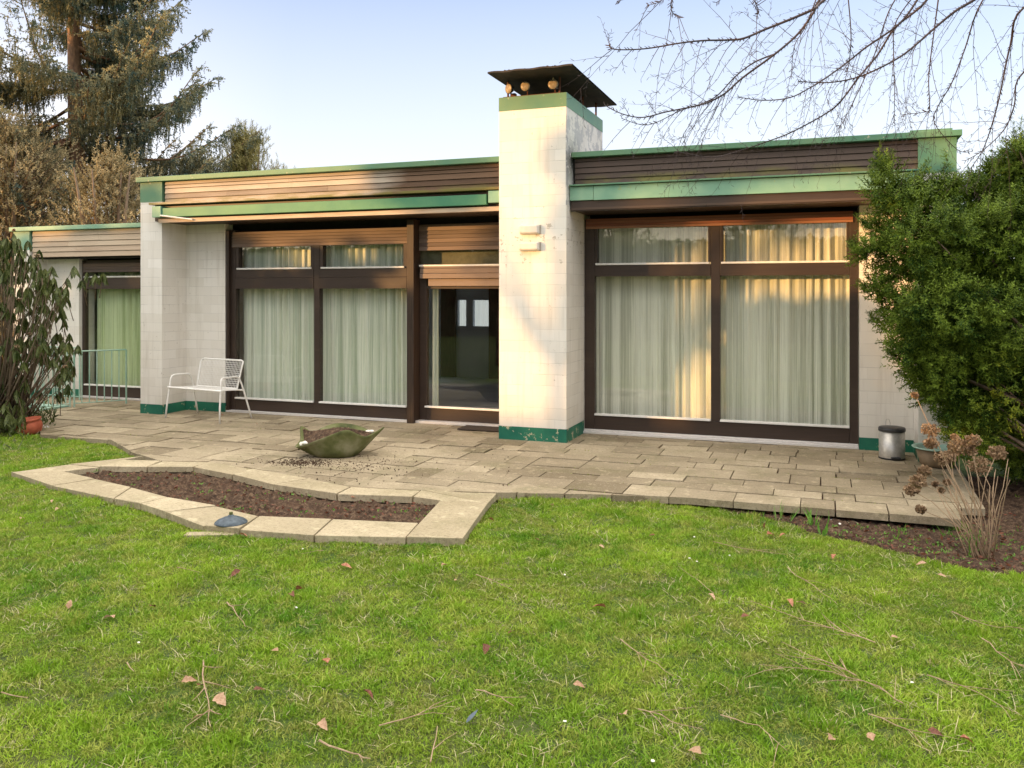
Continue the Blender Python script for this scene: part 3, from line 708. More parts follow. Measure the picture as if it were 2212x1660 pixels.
# patio door between the post and the chimney
DY = 9.68
b = MB(); b.cur = .3
b.box(-4.797, -4.70, DY, DY+.08, .03, 2.0); b.box(-3.52, -3.415, DY, DY+.08, .03, 2.5)
b.box(-4.698, -3.522, DY, DY+.078, .03, .19); b.box(-4.698, -3.522, DY, DY+.078, 1.69, 1.72)
DR = b.build("patio_door", M['wood'], H, label="sliding patio door beside the chimney", bevel=.003); b = MB()
b.cur = .8; b.box(-4.66, -3.415, DY-.035, DY-.002, 1.725, 1.815); b.cur = .7; b.box(-4.76, -3.415, DY-.075, DY-.002, 1.82, 1.88); b.cur = .6; b.box(-4.76, -3.415, DY-.07, DY-.002, 1.884, 1.945); b.cur = .75; b.box(-4.76, -3.415, DY-.065, DY-.002, 1.948, 1.968)
b.build("transom_board", M['shutter'], DR, bevel=.003)
pane(DR, -4.70, -3.52, DY+.03, .19, 1.69); pane(DR, -4.74, -3.415, DY+.03, 1.99, 2.3)
sill(DR, -4.72, -3.415, DY, .192); sill(DR, -4.77, -3.415, DY-.05, 1.97)
slats(DR, -4.79, -3.415, DY-.03, 2.17, 2.50, .05, M['shutter'])
b = MB(); b.box(-4.93, -3.415, DY+.1, DY+.12, 1.97, 2.5); b.build("blind", simple("olive_blind", (.13, .125, .08), (.18, .17, .11), 20, .8), DR)
# right window
b = MB(); b.cur = .3
b.box(-2.62, -2.50, FY, FY+.09, .03, 2.50); b.box(.268, .352, FY, FY+.09, .03, 2.50)
b.box(-1.168, -1.07, FY+.002, FY+.09, .215, 2.40)
b.box(-2.498, .266, FY+.001, FY+.088, .03, .21)
for a_, c_ in ((-2.498, -1.17), (-1.068, .266)):
    b.box(a_, c_, FY-.004, FY+.086, 1.83, 1.96); b.box(a_, a_+.03, FY+.004, FY+.085, 1.985, 2.39); b.box(c_-.03, c_, FY+.004, FY+.085, 1.985, 2.39)
b.box(-2.498, .266, FY+.003, FY+.084, 2.392, 2.50)
WR = b.build("window", M['wood'], H, label="tall two-bay window right of the chimney", bevel=.003)
for a_, c_ in ((-2.498, -1.17), (-1.068, .266)):
    pane(WR, a_, c_, FY+.04, .22, 1.828); pane(WR, a_+.03, c_-.03, FY+.04, 1.985, 2.392)
    sill(WR, a_, c_, FY, .212); sill(WR, a_+.012, c_-.012, FY-.002, 1.962)
b = MB(); b.cur = .55
for i in range(4): b.cur = [.9, .35, .5, .3][i]; b.box(-2.60, .30, FY-.018+.003*i, FY-.001, 2.385+i*.03, 2.385+i*.03+.027)
b.build("shutter_box", M['redboard'], WR)
b = MB(); b.box(-2.62, .355, FY-.07, FY+.1, 0.004, .03); b.box(-2.62, .353, FY-.035, FY+.1, .0305, .05); b.build("threshold", M['alu'], WR, bevel=.003)
# annex window
AY = 10.18
b = MB(); b.cur = .35
b.box(-10.96, -10.88, AY, AY+.08, .03, 2.15); b.box(-10.878, -8.74, AY+.001, AY+.078, .03, .19)
b.box(-10.878, -8.74, AY-.004, AY+.078, 1.70, 1.875); b.box(-10.878, -8.74, AY+.01, AY+.078, 2.0, 2.15)
WA = b.build("window", M['wood'], H, label="annex window with yellow-green curtain", bevel=.003)
pane(WA, -10.88, -8.74, AY+.03, .2, 1.70); pane(WA, -10.88, -8.74, AY+.03, 1.90, 2.0)
sill(WA, -10.88, -8.74, AY, .19); sill(WA, -10.88, -8.74, AY, 1.877)
slats(WA, -10.9, -8.74, AY-.012, 1.96, 2.10, .045, M['shutter'])
b = MB(); b.box(-10.93, -8.74, AY-.06, AY+.08, 0.004, .028); b.build("threshold", M['alu'], WA, bevel=.003)
# rooms behind the glass
b = MB()
b.box(-8.42, .9, 9.95, 15.1, -.06, .012)                       # floor
b.box(-8.42, .87, 9.87, 15.1, 2.72, 2.9)                        # ceiling
b.box(-7.3, -6.62, 15.0, 15.1, .012, 2.72); b.box(-8.42, -7.3, 15.0, 15.1, .012, .9); b.box(-5.96, .9, 15.0, 15.1, .012, 2.72)  # far left left open: added opening, out of sight, to light the room
b.box(-6.44, -6.30, 15.0, 15.1, .012, 2.72); b.box(-6.62, -6.44, 15.0, 15.1, .012, 1.0); b.box(-6.30, -5.96, 15.0, 15.1, .012, 1.0)
b.box(-6.62, -6.44, 15.0, 15.1, 1.5, 2.72); b.box(-6.30, -5.96, 15.0, 15.1, 1.5, 2.72)
b.box(-3.4, -3.3, 10.52, 15.0, .012, 2.72)
b.box(-11.6, -8.74, 12.8, 12.9, .012, 2.44); b.box(-11.6, -8.74, 10.3, 12.8, -.06, .012)
b.build("interior_wall", M['room'], H)
b = MB(); b.box(-5.95, -5.55, 14.94, 14.995, .013, 2.2); b.box(-6.95, -6.64, 14.94, 14.995, .013, 2.3); b.build("interior_door", M['roomdoor'], H)
# curtains --------------------------------------------------------
def curtain(x0, x1, y, z0, z1, mt, label, amp=.028, freq=9.0, seed=0):
    n_ = int((x1-x0)/.006); zr = 7; V = []
    for j in range(zr):
        z = z0+(z1-z0)*j/(zr-1)
        for i in range(n_+1):
            x = x0+(x1-x0)*i/n_
            ph = x*freq*2*math.pi*.8+5.5*mn.noise(Vector((x*1.9+seed, 0, z*.10)))+2.2*mn.noise(Vector((x*6+seed, 3, z*.15)))
            am = amp*(.60+.9*mn.noise(Vector((x*2.6, seed, z*.25))))
            V.append((x+.004*math.cos(ph), y+am*(math.sin(ph)+.25*math.sin(2.3*ph+1)), z))
    Fq = np.array([(j*(n_+1)+i, j*(n_+1)+i+1, (j+1)*(n_+1)+i+1, (j+1)*(n_+1)+i) for j in range(zr-1) for i in range(n_)])
    npmesh("curtain", np.array(V), Fq, mt, smooth=True, label=label, cat="curtain", group="curtains behind the patio windows")
curtain(-7.62, -4.93, 9.84, .03, 2.60, M['curtain'], "mint sheer curtain behind the long two-bay window", seed=1)
curtain(-2.57, .33, 9.86, .03, 2.60, M['curtain_c'], "pale sheer curtain in the tall window right of the chimney", amp=.022, freq=10.5, seed=5)
curtain(-10.85, -8.78, 10.38, .03, 2.10, M['curtain_y'], "yellow-green curtain in the annex window", freq=7.5, seed=9)
curtain(-4.70, -4.62, 9.86, .03, 2.3, M['curtain'], "narrow curtain edge drawn open beside the patio door", freq=16, amp=.015, seed=3)
curtain(-6.70, -5.90, 15.13, .7, 1.7, M['net'], "white net curtain in the far rear window seen through the door", freq=12, amp=.012, seed=4)
#THINGS
# ------------------------------------------------------------------ things fixed to or standing by the house
def place(o, loc, rz=0.0): o.location = loc; o.rotation_euler = (0, 0, rz); return o
# wall lamps on the chimney
for z0, z1, lab, rz in ((2.285, 2.395, "upper of the two box wall lamps on the chimney front", 0), (2.102, 2.205, "lower of the two box wall lamps on the chimney front", 0)):
    t = empty("wall_lamp", (-3.04, 8.88, z0), label=lab, cat="wall lamp", group="box wall lamps on the chimney")
    h = z1-z0
    b = MB(); b.add([(-.108, -.075, .012), (.108, -.075, .012), (.108, -.075, h-.012), (-.108, -.075, h-.012), (-.118, -.012, 0), (.118, -.012, 0), (.118, -.012, h), (-.118, -.012, h)],
                    [(0, 1, 2, 3), (0, 4, 5, 1), (3, 2, 6, 7), (0, 3, 7, 4), (1, 5, 6, 2), (4, 7, 6, 5)])
    b.build("lamp_shade", M['lampbox'], t, bevel=.012)
    b = MB(); b.box(-.112, .125, -.0115, 0, .004, h-.004); b.build("back_plate", M['lampback'], t, bevel=.002)
# floodlights on a bar at the chimney top
def flood(x, z, yaw, pitch, lab, rad=.058, spout=False):
    t = empty("floodlight", (x, 8.93, z), label=lab, cat="floodlight", group="floodlights under the chimney cap")
    m = Matrix.Rotation(yaw, 4, 'Z') @ Matrix.Rotation(pitch, 4, 'X')
    def tf(b): b.v = [tuple(m @ Vector(v)) for v in b.v]; return b
    b = MB(); b.lathe([(.0, .07), (.02, .07), (.035, .055), (rad*.95, .02), (rad, 0), (rad-.006, -.004)], 24); b.v = [(v[0], v[2], v[1]) for v in b.v]; tf(b).build("housing", M['black'], t, smooth=True)
    b = MB(); b.lathe([(0, -.008), (rad*.5, -.0075), (rad*.9, -.004), (rad*.93, .002)], 24); b.v = [(v[0], v[2], v[1]) for v in b.v]; tf(b).build("lens", M['lampface'], t, smooth=True)
    b = MB(); b.tube([(0, .05, 0), (0, .075, -.03), (0, .075, 3.845-z)], .008, 6); b.build("bracket", M['rust'], t)
    if spout: b = MB(); b.tube([(0, -.005, rad*.7), (.004, -.01, rad*1.25)], [.014, .006], 8); b.build("hood_tip", M['lampface'], t)
flood(-3.315, 3.935, R(-28), R(6), "leftmost floodlight under the chimney cap, turned left")
flood(-3.115, 3.945, R(8), 0, "middle floodlight under the chimney cap, facing the garden")
flood(-2.79, 3.94, R(14), R(-8), "floodlight with a pointed top nearest the chimney corner", .062, True)
b = MB(); b.box(-3.40, -2.70, 8.985, 9.03, 3.83, 3.86); b.box(-3.31, -3.26, 8.99, 9.05, 3.861, 3.895)
b.build("rail", M['rust'], CH, label="flat bar carrying the floodlights")
# doormat
b = MB(); b.box(-4.10, -3.44, 9.27, 9.56, .006, .02); tag(b.build("doormat", M['mat'], bevel=.004), "dark brown doormat in front of the patio door", "doormat")
# --- bench
t = empty("garden_bench", (-7.55, 9.03, 0), R(-9), label="white wire-mesh garden bench with tube frame by the left wall", cat="bench")
for s in (-1, 1):
    X = .475*s; b = MB()
    b.tube([(X*1.06, -.25, 0), (X*1.03, -.235, .2), (X, -.21, .40), (X*.985, -.20, .50), (X*.97, -.185, .545), (X*.965, -.15, .56), (X*.96, .0, .56), (X*.96, .07, .558), (X*.965, .105, .54), (X*.98, .14, .47), (X, .175, .36), (X*1.04, .235, .15), (X*1.07, .275, 0)], .0115, 10)
    b.build("leg_frame", M['white_metal'], t, smooth=True)
def wiremesh(b, o, ux, uy, w, h, p, th):
    ux, uy, o = Vector(ux), Vector(uy), Vector(o); nn = ux.cross(uy).normalized()
    k = 0
    n1 = int(w/p); n2 = int(h/p)
    for i in range(n1+1):
        a = o+ux*(i*w/n1); c = a+uy*h; s_ = ux*th/2
        b.add([a-s_, a+s_, c+s_, c-s_, a-s_+nn*.003, a+s_+nn*.003, c+s_+nn*.003, c-s_+nn*.003], [(0, 1, 2, 3), (4, 5, 6, 7), (0, 4, 7, 3), (1, 5, 6, 2)])
    for j in range(n2+1):
        a = o+uy*(j*h/n2); c = a+ux*w; s_ = uy*th/2; q = nn*.0032
        b.add([a-s_+q, a+s_+q, c+s_+q, c-s_+q, a-s_+q*2, a+s_+q*2, c+s_+q*2, c-s_+q*2], [(0, 1, 2, 3), (4, 5, 6, 7), (0, 4, 7, 3), (1, 5, 6, 2)])
b = MB(); b.tube([(-.50, -.215, .40), (.50, -.215, .40)], .0125, 10); b.tube([(-.485, .17, .375), (.485, .17, .375)], .0115, 10); wiremesh(b, (-.47, -.205, .402), (1, 0, 0), (0, 1, -.065), .94, .37, .028, .0038)
b.build("seat", M['white_metal'], t)
b = MB(); bt, bb = .41, .375
b.tube([(-bb, .15, .385), (-bt+.015, .225, .70), (-bt+.02, .245, .735), (-bt+.06, .25, .752), (bt-.06, .25, .752), (bt-.02, .245, .735), (bt-.015, .225, .70), (bb, .15, .385)], .0115, 10)
wiremesh(b, (-.375, .155, .40), (1, 0, 0), (0, .26, .965), .75, .355, .026, .0042)
b.tube([(-bb, .15, .39), (bb, .15, .39)], .009, 8); b.build("backrest", M['white_metal'], t)
# --- pedal bin
t = empty("pedal_bin", (.645, 9.19, 0), R(12), label="brushed steel pedal bin with dark grey lid against the wall", cat="bin")
b = MB(); b.lathe([(.0, .004), (.118, .004), (.120, .012), (.119, .27), (.0, .27)], 40); b.build("body", M['steel'], t, smooth=False)
for p_ in t.children: p_.data.polygons.foreach_set("use_smooth", [len(p.vertices) == 4 and abs(p.normal.z) < .5 for p in p_.data.polygons])
b = MB(); b.lathe([(0, .271), (.124, .271), (.126, .276), (.126, .298), (.120, .308), (.06, .316), (0, .318)], 40); b.build("lid", M['darkplastic'], t, smooth=True)
b = MB(); b.lathe([(0, 0), (.123, 0), (.123, .014), (0, .014)], 40, (0, 0, -.001)); b.build("base_ring", M['black'], t)
b = MB(); b.box(-.045, .045, -.155, -.112, .010, .032); b.build("pedal", M['black'], t, bevel=.009)
b = MB(); b.tube([(-.02, .118, .26), (-.022, .135, .33), (-.012, .14, .365), (.012, .14, .365), (.022, .135, .33), (.02, .118, .26)], .004, 6); b.build("handle", M['steel'], t)
# --- tub
t = empty("plant_tub", (1.02, 8.93, 0), label="brown tub with turquoise rim at the patio corner below the yew", cat="tub")
b = MB(); b.lathe([(0, .003), (.13, .003), (.15, .02), (.19, .165), (.18, .165), (.15, .10), (0, .10)], 36); b.build("body", M['tub'], t, smooth=True)
b = MB(); b.lathe([(.182, .166), (.215, .168), (.222, .178), (.212, .184), (.178, .176), (.17, .15), (0, .145)], 36); b.build("rim", M['tubrim'], t, smooth=True)
# --- terracotta pot
t = empty("terracotta_pot", (-8.80, 7.45, -.03), R(20), label="squat terracotta pot at the lawn edge beside the rhododendron", cat="flower pot")
b = MB(); b.lathe([(0, 0), (.10, 0), (.125, .03), (.142, .085), (.135, .135), (.122, .155), (.138, .165), (.14, .18), (.13, .186), (.118, .178), (.11, .12), (0, .12)], 36)
m = Matrix.Rotation(R(-6), 4, 'Y') @ Matrix.Rotation(R(5), 4, 'X'); b.v = [tuple(m @ Vector(v)) for v in b.v]; b.build("body", M['terracotta'], t, smooth=True)
b = MB(); b.lathe([(0, .155), (.06, .15), (.117, .14)], 24); b.v = [tuple(m @ Vector(v)) for v in b.v]; b.build("soil", M['soil'], t)
# --- folded concrete planter on the patio
t = empty("concrete_planter", (-4.60, 7.42, .003), YAW, label="algae-green concrete planter with flared ears and soil on the patio", cat="planter")
ctrl = [(-.40, -.10, .10), (-.27, -.205, .145), (-.06, -.245, .225), (.14, -.22, .285), (.24, -.15, .235), (.31, -.075, .20), (.40, -.01, .235), (.475, .045, .275), (.36, .085, .21), (.30, .17, .215), (.22, .25, .24), (.08, .31, .265), (-.08, .325, .27), (-.22, .28, .23), (-.29, .20, .185), (-.36, .18, .235), (-.41, .145, .262), (-.385, .04, .15)]
N_ = 144
def cr(P, u):
    n_ = len(P); i = int(math.floor(u)) % n_; f = u-math.floor(u)
    p0, p1, p2, p3 = [np.array(P[(i+k) % n_]) for k in (-1, 0, 1, 2)]
    return .5*((2*p1)+(-p0+p2)*f+(2*p0-5*p1+4*p2-p3)*f*f+(-p0+3*p1-3*p2+p3)*f**3)
rim = [cr(ctrl, i*len(ctrl)/N_) for i in range(N_)]
b = MB(); vs_ = []; L = [(0, 0), (.25, .10), (.5, .30), (.75, .58), (1, 1)]
def ringv(f, g, inset):
    out = []
    for p in rim:
        a = math.atan2(p[1], p[0]); bb_ = np.array((.215*math.cos(a)-.015, .15*math.sin(a), 0.0))
        q = bb_+(p-bb_)*np.array((g, g, f)); q[:2] *= (1-inset/max(.1, np.linalg.norm(q[:2]))); out.append(tuple(q))
    return out
rings = [ringv(f, g, 0) for f, g in ((0, 0), (.22, .27), (.45, .48), (.7, .72), (.9, .92), (1, 1))]+[ringv(f+.004, g, .014) for f, g in ((1, 1), (.8, .82), (.55, .6))]
allv = [v for r_ in rings for v in r_]; fs_ = []
for i in range(len(rings)-1):
    for k in range(N_): fs_.append((i*N_+k, i*N_+(k+1) % N_, (i+1)*N_+(k+1) % N_, (i+1)*N_+k))
fs_.append(tuple(range(N_-1, -1, -1)))
b.add(allv, fs_); b.build("bowl", M['planter'], t, smooth=True)
b = MB(); vs_ = []; nr = 14
for i in range(nr+1):
    for p in rim:
        f = i/nr; a = math.atan2(p[1], p[0]); q = np.array(p)*np.array((.93, .93, 1))
        z = (.175+.085*(1-f*f))*(1-f**3)+(q[2]-.035)*f**3+.02*abs(mn.noise(Vector((q[0]*f*28, q[1]*f*28, 2))))
        vs_.append((q[0]*f, q[1]*f+.02*(1-f), z))
fs_ = [(i*N_+k, i*N_+(k+1) % N_, (i+1)*N_+(k+1) % N_, (i+1)*N_+k) for i in range(nr) for k in range(N_)]
b.add(vs_, fs_); b.build("soil", M['soil'], t)
def rock(name, x, y, z, r, mt, seed, flat=.6, rz=0.0, parent=None, **kw):
    import bmesh
    bm = bmesh.new(); bmesh.ops.create_icosphere(bm, subdivisions=2, radius=r)
    for v in bm.verts:
        n = mn.noise(v.co*(1.4/r)*.5+Vector((seed, 0, 0))); v.co *= 1+.55*n; v.co.z *= flat
        v.co = Matrix.Rotation(rz, 3, 'Z') @ v.co
    me = bpy.data.meshes.new(name); bm.to_mesh(me); bm.free(); me.materials.append(mt)
    o = bpy.data.objects.new(name, me); COL.objects.link(o); o.location = (x, y, z)
    if parent: o.parent = parent
    return tag(o, **kw)
for k, (x, y, z, r_) in enumerate([(-.335, -.085, .125, .035), (-.30, -.115, .142, .03), (.31, .05, .225, .033), (.345, .03, .235, .022)]):
    rock("white_stone", x, y, z, r_, M['stonewhite'], k*3.1, .7, parent=t)
# crumbs of soil spilt on the patio
V, Fq = [], []
ct = np.array([(0, 0, 1), (.9, 0, -.3), (-.5, .8, -.3), (-.5, -.8, -.3)], float); cf = np.array([(0, 1, 2), (0, 2, 3), (0, 3, 1), (1, 3, 2)])
P = []; S = []
for _ in range(1500):
    q = random.random()
    if q < .55: px, py = random.gauss(650, 38), random.gauss(1001, 4)
    elif q < .8: px, py = random.gauss(760, 60), random.gauss(1003, 10)
    else: px, py = random.uniform(480, 1100), random.uniform(960, 1050)
    x, y = G(px, py)
    if not inpoly(x, y, PATIO): continue
    P.append((x, y, .004)); S.append(abs(random.gauss(.003, .0035))+.0015)
v, f = scatter(ct, cf, P, [(random.gauss(0, .3), random.gauss(0, .3), 1) for _ in P], S)
npmesh("soil_crumbs", v, f, M['soil'], kind='stuff')
# --- garden lamp on the kerb edge
lx, ly = G(499, 1140, -.03)
t = empty("path_light", (lx, ly, -.035), R(10), label="low path light with a blue-grey enamel dish shade at the kerb", cat="garden light")
b = MB(); b.lathe([(0, .098), (.012, .098), (.02, .094), (.024, .086), (.055, .078), (.095, .060), (.112, .046), (.114, .040), (.108, .036), (.06, .048), (0, .055)], 40); b.build("shade", M['bluelid'], t, smooth=True)
b = MB(); b.tube([(0, 0, -.02), (0, 0, .07)], .02, 14); b.build("stem", M['black'], t)
b = MB(); b.lathe([(0, .098), (.013, .098), (.013, .115), (.0, .117)], 14); b.build("knob", M['planter'], t)
# flat slab lying in the lawn by the light
x, y = G(470, 1156, -.045)
b = MB(); b.cur = .4; b.box(-.22, .12, -.035, .05, -.03, .006); o = b.build("stone_slab", M['kerb'], bevel=.004, label="flat stone slab half sunk in the lawn beside the path light", cat="stone slab"); place(o, (x, y, gz(x, y)+.012), YAW+.05)
# broken slab pieces under the right patio edge
for k, (px, py, r_) in enumerate([(1798, 1127, .07), (1815, 1133, .05), (1843, 1131, .055), (1172, 963, .0)]):
    if r_: x, y = G(px, py, -.1); rock("slab_piece", x, y, -.10, r_, M['stonewhite'] if k < 2 else M['kerb'], k*5+1, .35, k, label=["larger white broken slab piece by the tulip shoots", "small white chip in front of the broken slab piece", "grey-beige slab chip right of the white pieces"][k], cat="stone")
x, y = G(1185, 958); rock("mortar_chunk", x+.02, y-.03, .0, .05, M['kerb'], 8, .3, 1, label="crumbled mortar lump at the foot of the chimney", cat="stone")
# --- railing round the cellar steps
t = empty("railing", (-10.05, 9.3, 0), label="green metal railing with thin bars in front of the annex window", cat="railing")
A, B, C_ = Vector((-.02, -.06, 0)), Vector((.38, .50, 0)), Vector((-.62, -.62, 0))
C_ = Vector(G(25, 898)+(0,))-Vector((-10.05, 9.3, 0))
def side(P0, P1, n):
    d = P1-P0
    b = MB(); b.tube([P0+Vector((0, 0, .80)), P1+Vector((0, 0, .80))], .011, 8); b.build("handrail", M['railgreen'], t)
    b = MB(); b.tube([P0+Vector((0, 0, .055)), P1+Vector((0, 0, .055))], .007, 6); b.build("bottom_rail", M['railgreen'], t)
    for i in range(n+1):
        p = P0+d*(i/n); e = i in (0, n)
        b = MB(); b.tube([p+Vector((0, 0, 0 if e else .05)), p+Vector((0, 0, .80))], .012 if e else .008, 8); b.build("post" if e else "bar", M['railgreen'], t)
side(A, B, 7); side(A+Vector((-.05, -.03, 0)), C_, 13)
O_ = Vector((-10.05, 9.3, 0)); side(Vector(G(172, 865)+(0,))-O_, Vector(G(92, 860)+(0,))-O_, 6)
# corrugated turquoise cover of the light well
b = MB(); b.box(-11.3, -10.15, 8.75, 9.22, .004, .03); b.build("light_well_cover", M['tubrim'], H, bevel=.004, label="turquoise cover panel beside the railing")

# ------------------------------------------------------------------ plants
def leaf_tpl(L=1.0, wd=.3, droop=.15, fold=.12, n=4):
    V = []; F_ = []
    for i in range(n+1):
        s_ = i/n; ww = wd/2*math.sin(math.pi*min(.98, max(.04, s_**.8)))
        z = L*s_; off = -droop*L*s_*s_
        V += [(-ww, off+fold*ww, z), (0, off, z), (ww, off+fold*ww, z)]
    for i in range(n):
        for k in range(2): a = i*3+k; F_.append((a, a+1, a+4, a+3))
    return np.array(V), np.array(F_)
def sprig_tpl(L=1.0, n=12, nl=.28, nw=.05, up=.5, cross=True):
    V = []; F_ = []
    k0 = 0
    for i in range(n):
        z = L*(.08+.92*i/n); a = i*2.4; l = nl*(1-.35*i/n)
        dx, dy = math.cos(a), math.sin(a); px_, py_ = -dy*nw/2, dx*nw/2
        tip = (dx*l, dy*l, z+l*up)
        V += [(px_, py_, z), (-px_, -py_, z), (tip[0]-px_*.4, tip[1]-py_*.4, tip[2]), (tip[0]+px_*.4, tip[1]+py_*.4, tip[2])]
        F_.append((k0, k0+1, k0+2, k0+3)); k0 += 4
    V += [(-nw*.25, 0, 0), (nw*.25, 0, 0), (nw*.15, 0, L), (-nw*.15, 0, L)]; F_.append((k0, k0+1, k0+2, k0+3))
    return np.array(V), np.array(F_)
def rdir(n): 
    v = rng.normal(size=(n, 3)); return v/np.linalg.norm(v, axis=1, keepdims=True)
# ---- yew
yew = empty("yew_bush", (2.35, 8.3, -.06), label="large dark green yew bush covering the right end of the house", cat="bush"); OFF["yew_bush"] = (2.35, 8.3, -.06)
blobs = [(1906,356,10),(1914,388,18),(1925,425,34),(1890,415,20),(1955,445,48),(1994,410,14),(2050,408,15),(2045,440,40),(2105,445,45),(2150,395,34),(2182,362,24),(2203,328,16),(2225,400,80),(1886,492,24),(1856,540,18),(1896,575,24),(1872,622,20),(1945,540,50),(1935,640,50),(2000,520,85),(2080,540,95),(2170,530,105),(1897,690,24),(1928,735,34),(1955,780,48),(2000,680,90),(2090,690,115),(2190,700,120),(1992,835,34),(2030,800,70),(2110,820,100),(2200,840,110),(2055,885,36),(2098,930,44),(2195,1050,60),(2240,1080,70),(2320,500,130),(2340,720,150),(2330,950,140),(2300,380,90)]
bl = []
for (px, py, rp) in blobs:
    if px < 2010 and py < 660: px += 10 if py < 450 else 24
    elif px < 2080 and py >= 660: px += 38
    inner = px > 1990 and 450 < py < 960
    d = 7.55+(-.35 if inner else 0)+random.uniform(-.22, .22); bl.append((WD(px, py, d), rp*d/1830*1.05))
    if rp > 40 and px > 1970: bl.append((WD(px+10, py+5, d+.65), rp*d/1830*1.1))
P = []; D = []; S = []
for c, r_ in bl:
    nc = int(9+r_*r_*430)
    for u in rdir(nc):
        q = r_*(.62+.48*random.random()**.6)*(1+.22*mn.noise(Vector(tuple(u*2.2))+c*3)); cc = np.array(c)+u*q*np.array((1, 1, .9))
        if c.x < 1.0 and random.random() < .22: continue
        n_ = 11; w_ = rdir(n_); out = u+np.array((0, 0, .35))
        P.append(cc+w_*rng.uniform(.01, .06, (n_, 1))); D.append(w_*.8+out*.9+np.array((0, 0, .2))); S.append(rng.uniform(.09, .155, n_))
for px, py, n_, h_ in [(1903,338,1,.20),(1915,352,1,.16),(1893,400,2,.16),(2046,362,1,.22),(2040,392,2,.14),(2150,372,2,.18),(2176,330,1,.2),(2196,305,1,.22),(2100,418,2,.16),(1856,536,3,.12),(1880,486,3,.13),(1878,560,2,.12),(1872,618,3,.12),(1960,415,3,.14),(1990,385,2,.16),(2125,410,2,.16),(1895,690,3,.1),(2212,300,2,.2)]:
    for _ in range(n_):
        c = WD(px+random.uniform(-10, 10), py+random.uniform(-6, 14), 7.55+random.uniform(-.2, .2)); side_ = -.5 if px < 1900 else random.uniform(-.3, .3)
        d = Vector((CS*side_, SN*side_, .4 if px < 1890 and py > 450 else 1)).normalized()
        for i in range(9):
            q = c+d*(h_*i/9); P.append(np.array(q)[None]+rng.normal(0, .006, (3, 3))); D.append(np.array(d)[None]*.7+rdir(3)*.8); S.append(rng.uniform(.05, .085, 3)*(1-.05*i))
P = np.vstack(P); D = np.vstack(D); S = np.concatenate(S)
ok = (P[:, 2] > .02) & ~((P[:, 1] > 9.05) & (P[:, 0] < 1.25)); P, D, S = P[ok], D[ok], S[ok]
tv, tf = sprig_tpl(1.0, 12, .25, .085, .5)
v, f = scatter(tv, tf, P, D, S); npmesh("crown", v, f, M['yew'], yew)
b = MB()
for k in range(26):
    c, r_ = bl[random.randrange(len(bl))]
    base = Vector((2.35+random.uniform(-.25, .25), 8.3+random.uniform(-.2, .2), -.05)); mid = base.lerp(c, .5)+Vector((random.uniform(-.1, .25), random.uniform(-.2, .1), .12)); 
    b.tube([base, base.lerp(mid, .5)+Vector((.05, 0, .05)), mid, mid.lerp(c, .6), c], [.028, .024, .018, .011, .005], 6)
for px, py, d in [(2120,868,7.2),(2145,885,7.1),(2165,850,7.1),(2190,905,7.0),(2130,930,7.1),(2205,870,7.0),(2100,900,7.3),(2160,930,7.0),(2210,930,6.95)]:
    c = WD(px, py, d); base = Vector((2.15+random.uniform(-.15, .15), 8.05+random.uniform(-.15, .1), -.05)); mid = base.lerp(c, .55)+Vector((.03, -.02, .02))
    b.tube([base, mid, c, c+(c-mid)*.5], [.022, .016, .010, .004], 6)
b.build("trunk", M['bark3'], yew, smooth=True)
# ---- rhododendron
rh = empty("rhododendron_shrub", (-9.35, 7.55, -.05), label="tall rhododendron with drooping leaves at the left edge of the patio", cat="shrub"); OFF["rhododendron_shrub"] = (-9.35, 7.55, -.05)
ros = []
for _ in range(560):
    py = random.uniform(505, 905); xr = 120 if py < 560 else (150 if py < 860 else 110)
    px = random.uniform(-90, xr)
    if py < 620 and px > 45+(py-520)*.9: continue
    if py > 850 and px > 55: continue
    if mn.noise(Vector((px*.016, py*.016, 2))) > .22: continue
    ros.append(WD(px, py, random.uniform(9.8, 10.9)))
arm = [(160, 575), (188, 588), (205, 592), (222, 590), (176, 606), (145, 600), (120, 610)]
for px, py in arm: ros.append(WD(px, py, 10.05))
for px, py in [(168, 745), (150, 720), (160, 790), (130, 745), (140, 690), (128, 655), (150, 765), (112, 575), (85, 540), (60, 520), (30, 505), (148, 830), (60, 880)]: ros.append(WD(px, py, 10.2+random.uniform(-.2, .2)))
P = []; D = []; S = []; ro = []
for c in ros:
    for k in range(random.randint(7, 11)):
        a = random.uniform(0, 6.28); P.append(tuple(c)); D.append((.28*math.cos(a), .28*math.sin(a), -.9+random.uniform(-.1, .3))); S.append(random.uniform(.11, .175))
tv, tf = leaf_tpl(1.0, .26, .12, .3)
v, f = scatter(tv, tf, P, D, S); npmesh("foliage", v, f, M['rhodo'], rh, smooth=True)
b = MB()
for c in ros:
    base = Vector((-9.35+random.uniform(-.2, .2), 7.55+random.uniform(-.2, .2), -.05)); mid = Vector((base.x*.45+c.x*.55, base.y*.45+c.y*.55, c.z*.5))
    b.tube([base.lerp(mid, .0), mid, c], [.010, .007, .003], 4) if random.random() < .35 else b.tube([c-Vector((random.uniform(-.1, .1), random.uniform(-.1, .1), .3)), c], [.005, .003], 4)
b.build("stem", M['bark3'], rh, smooth=True)
for c in random.sample(ros, 26):
    P = [tuple(c+Vector((random.gauss(0, .014), random.gauss(0, .014), .03+random.random()*.03))) for k in range(12)]
    v, f = scatter(ct, cf, P, rdir(len(P)), .014); npmesh("seed_head", v, f, M['hydr'], rh)
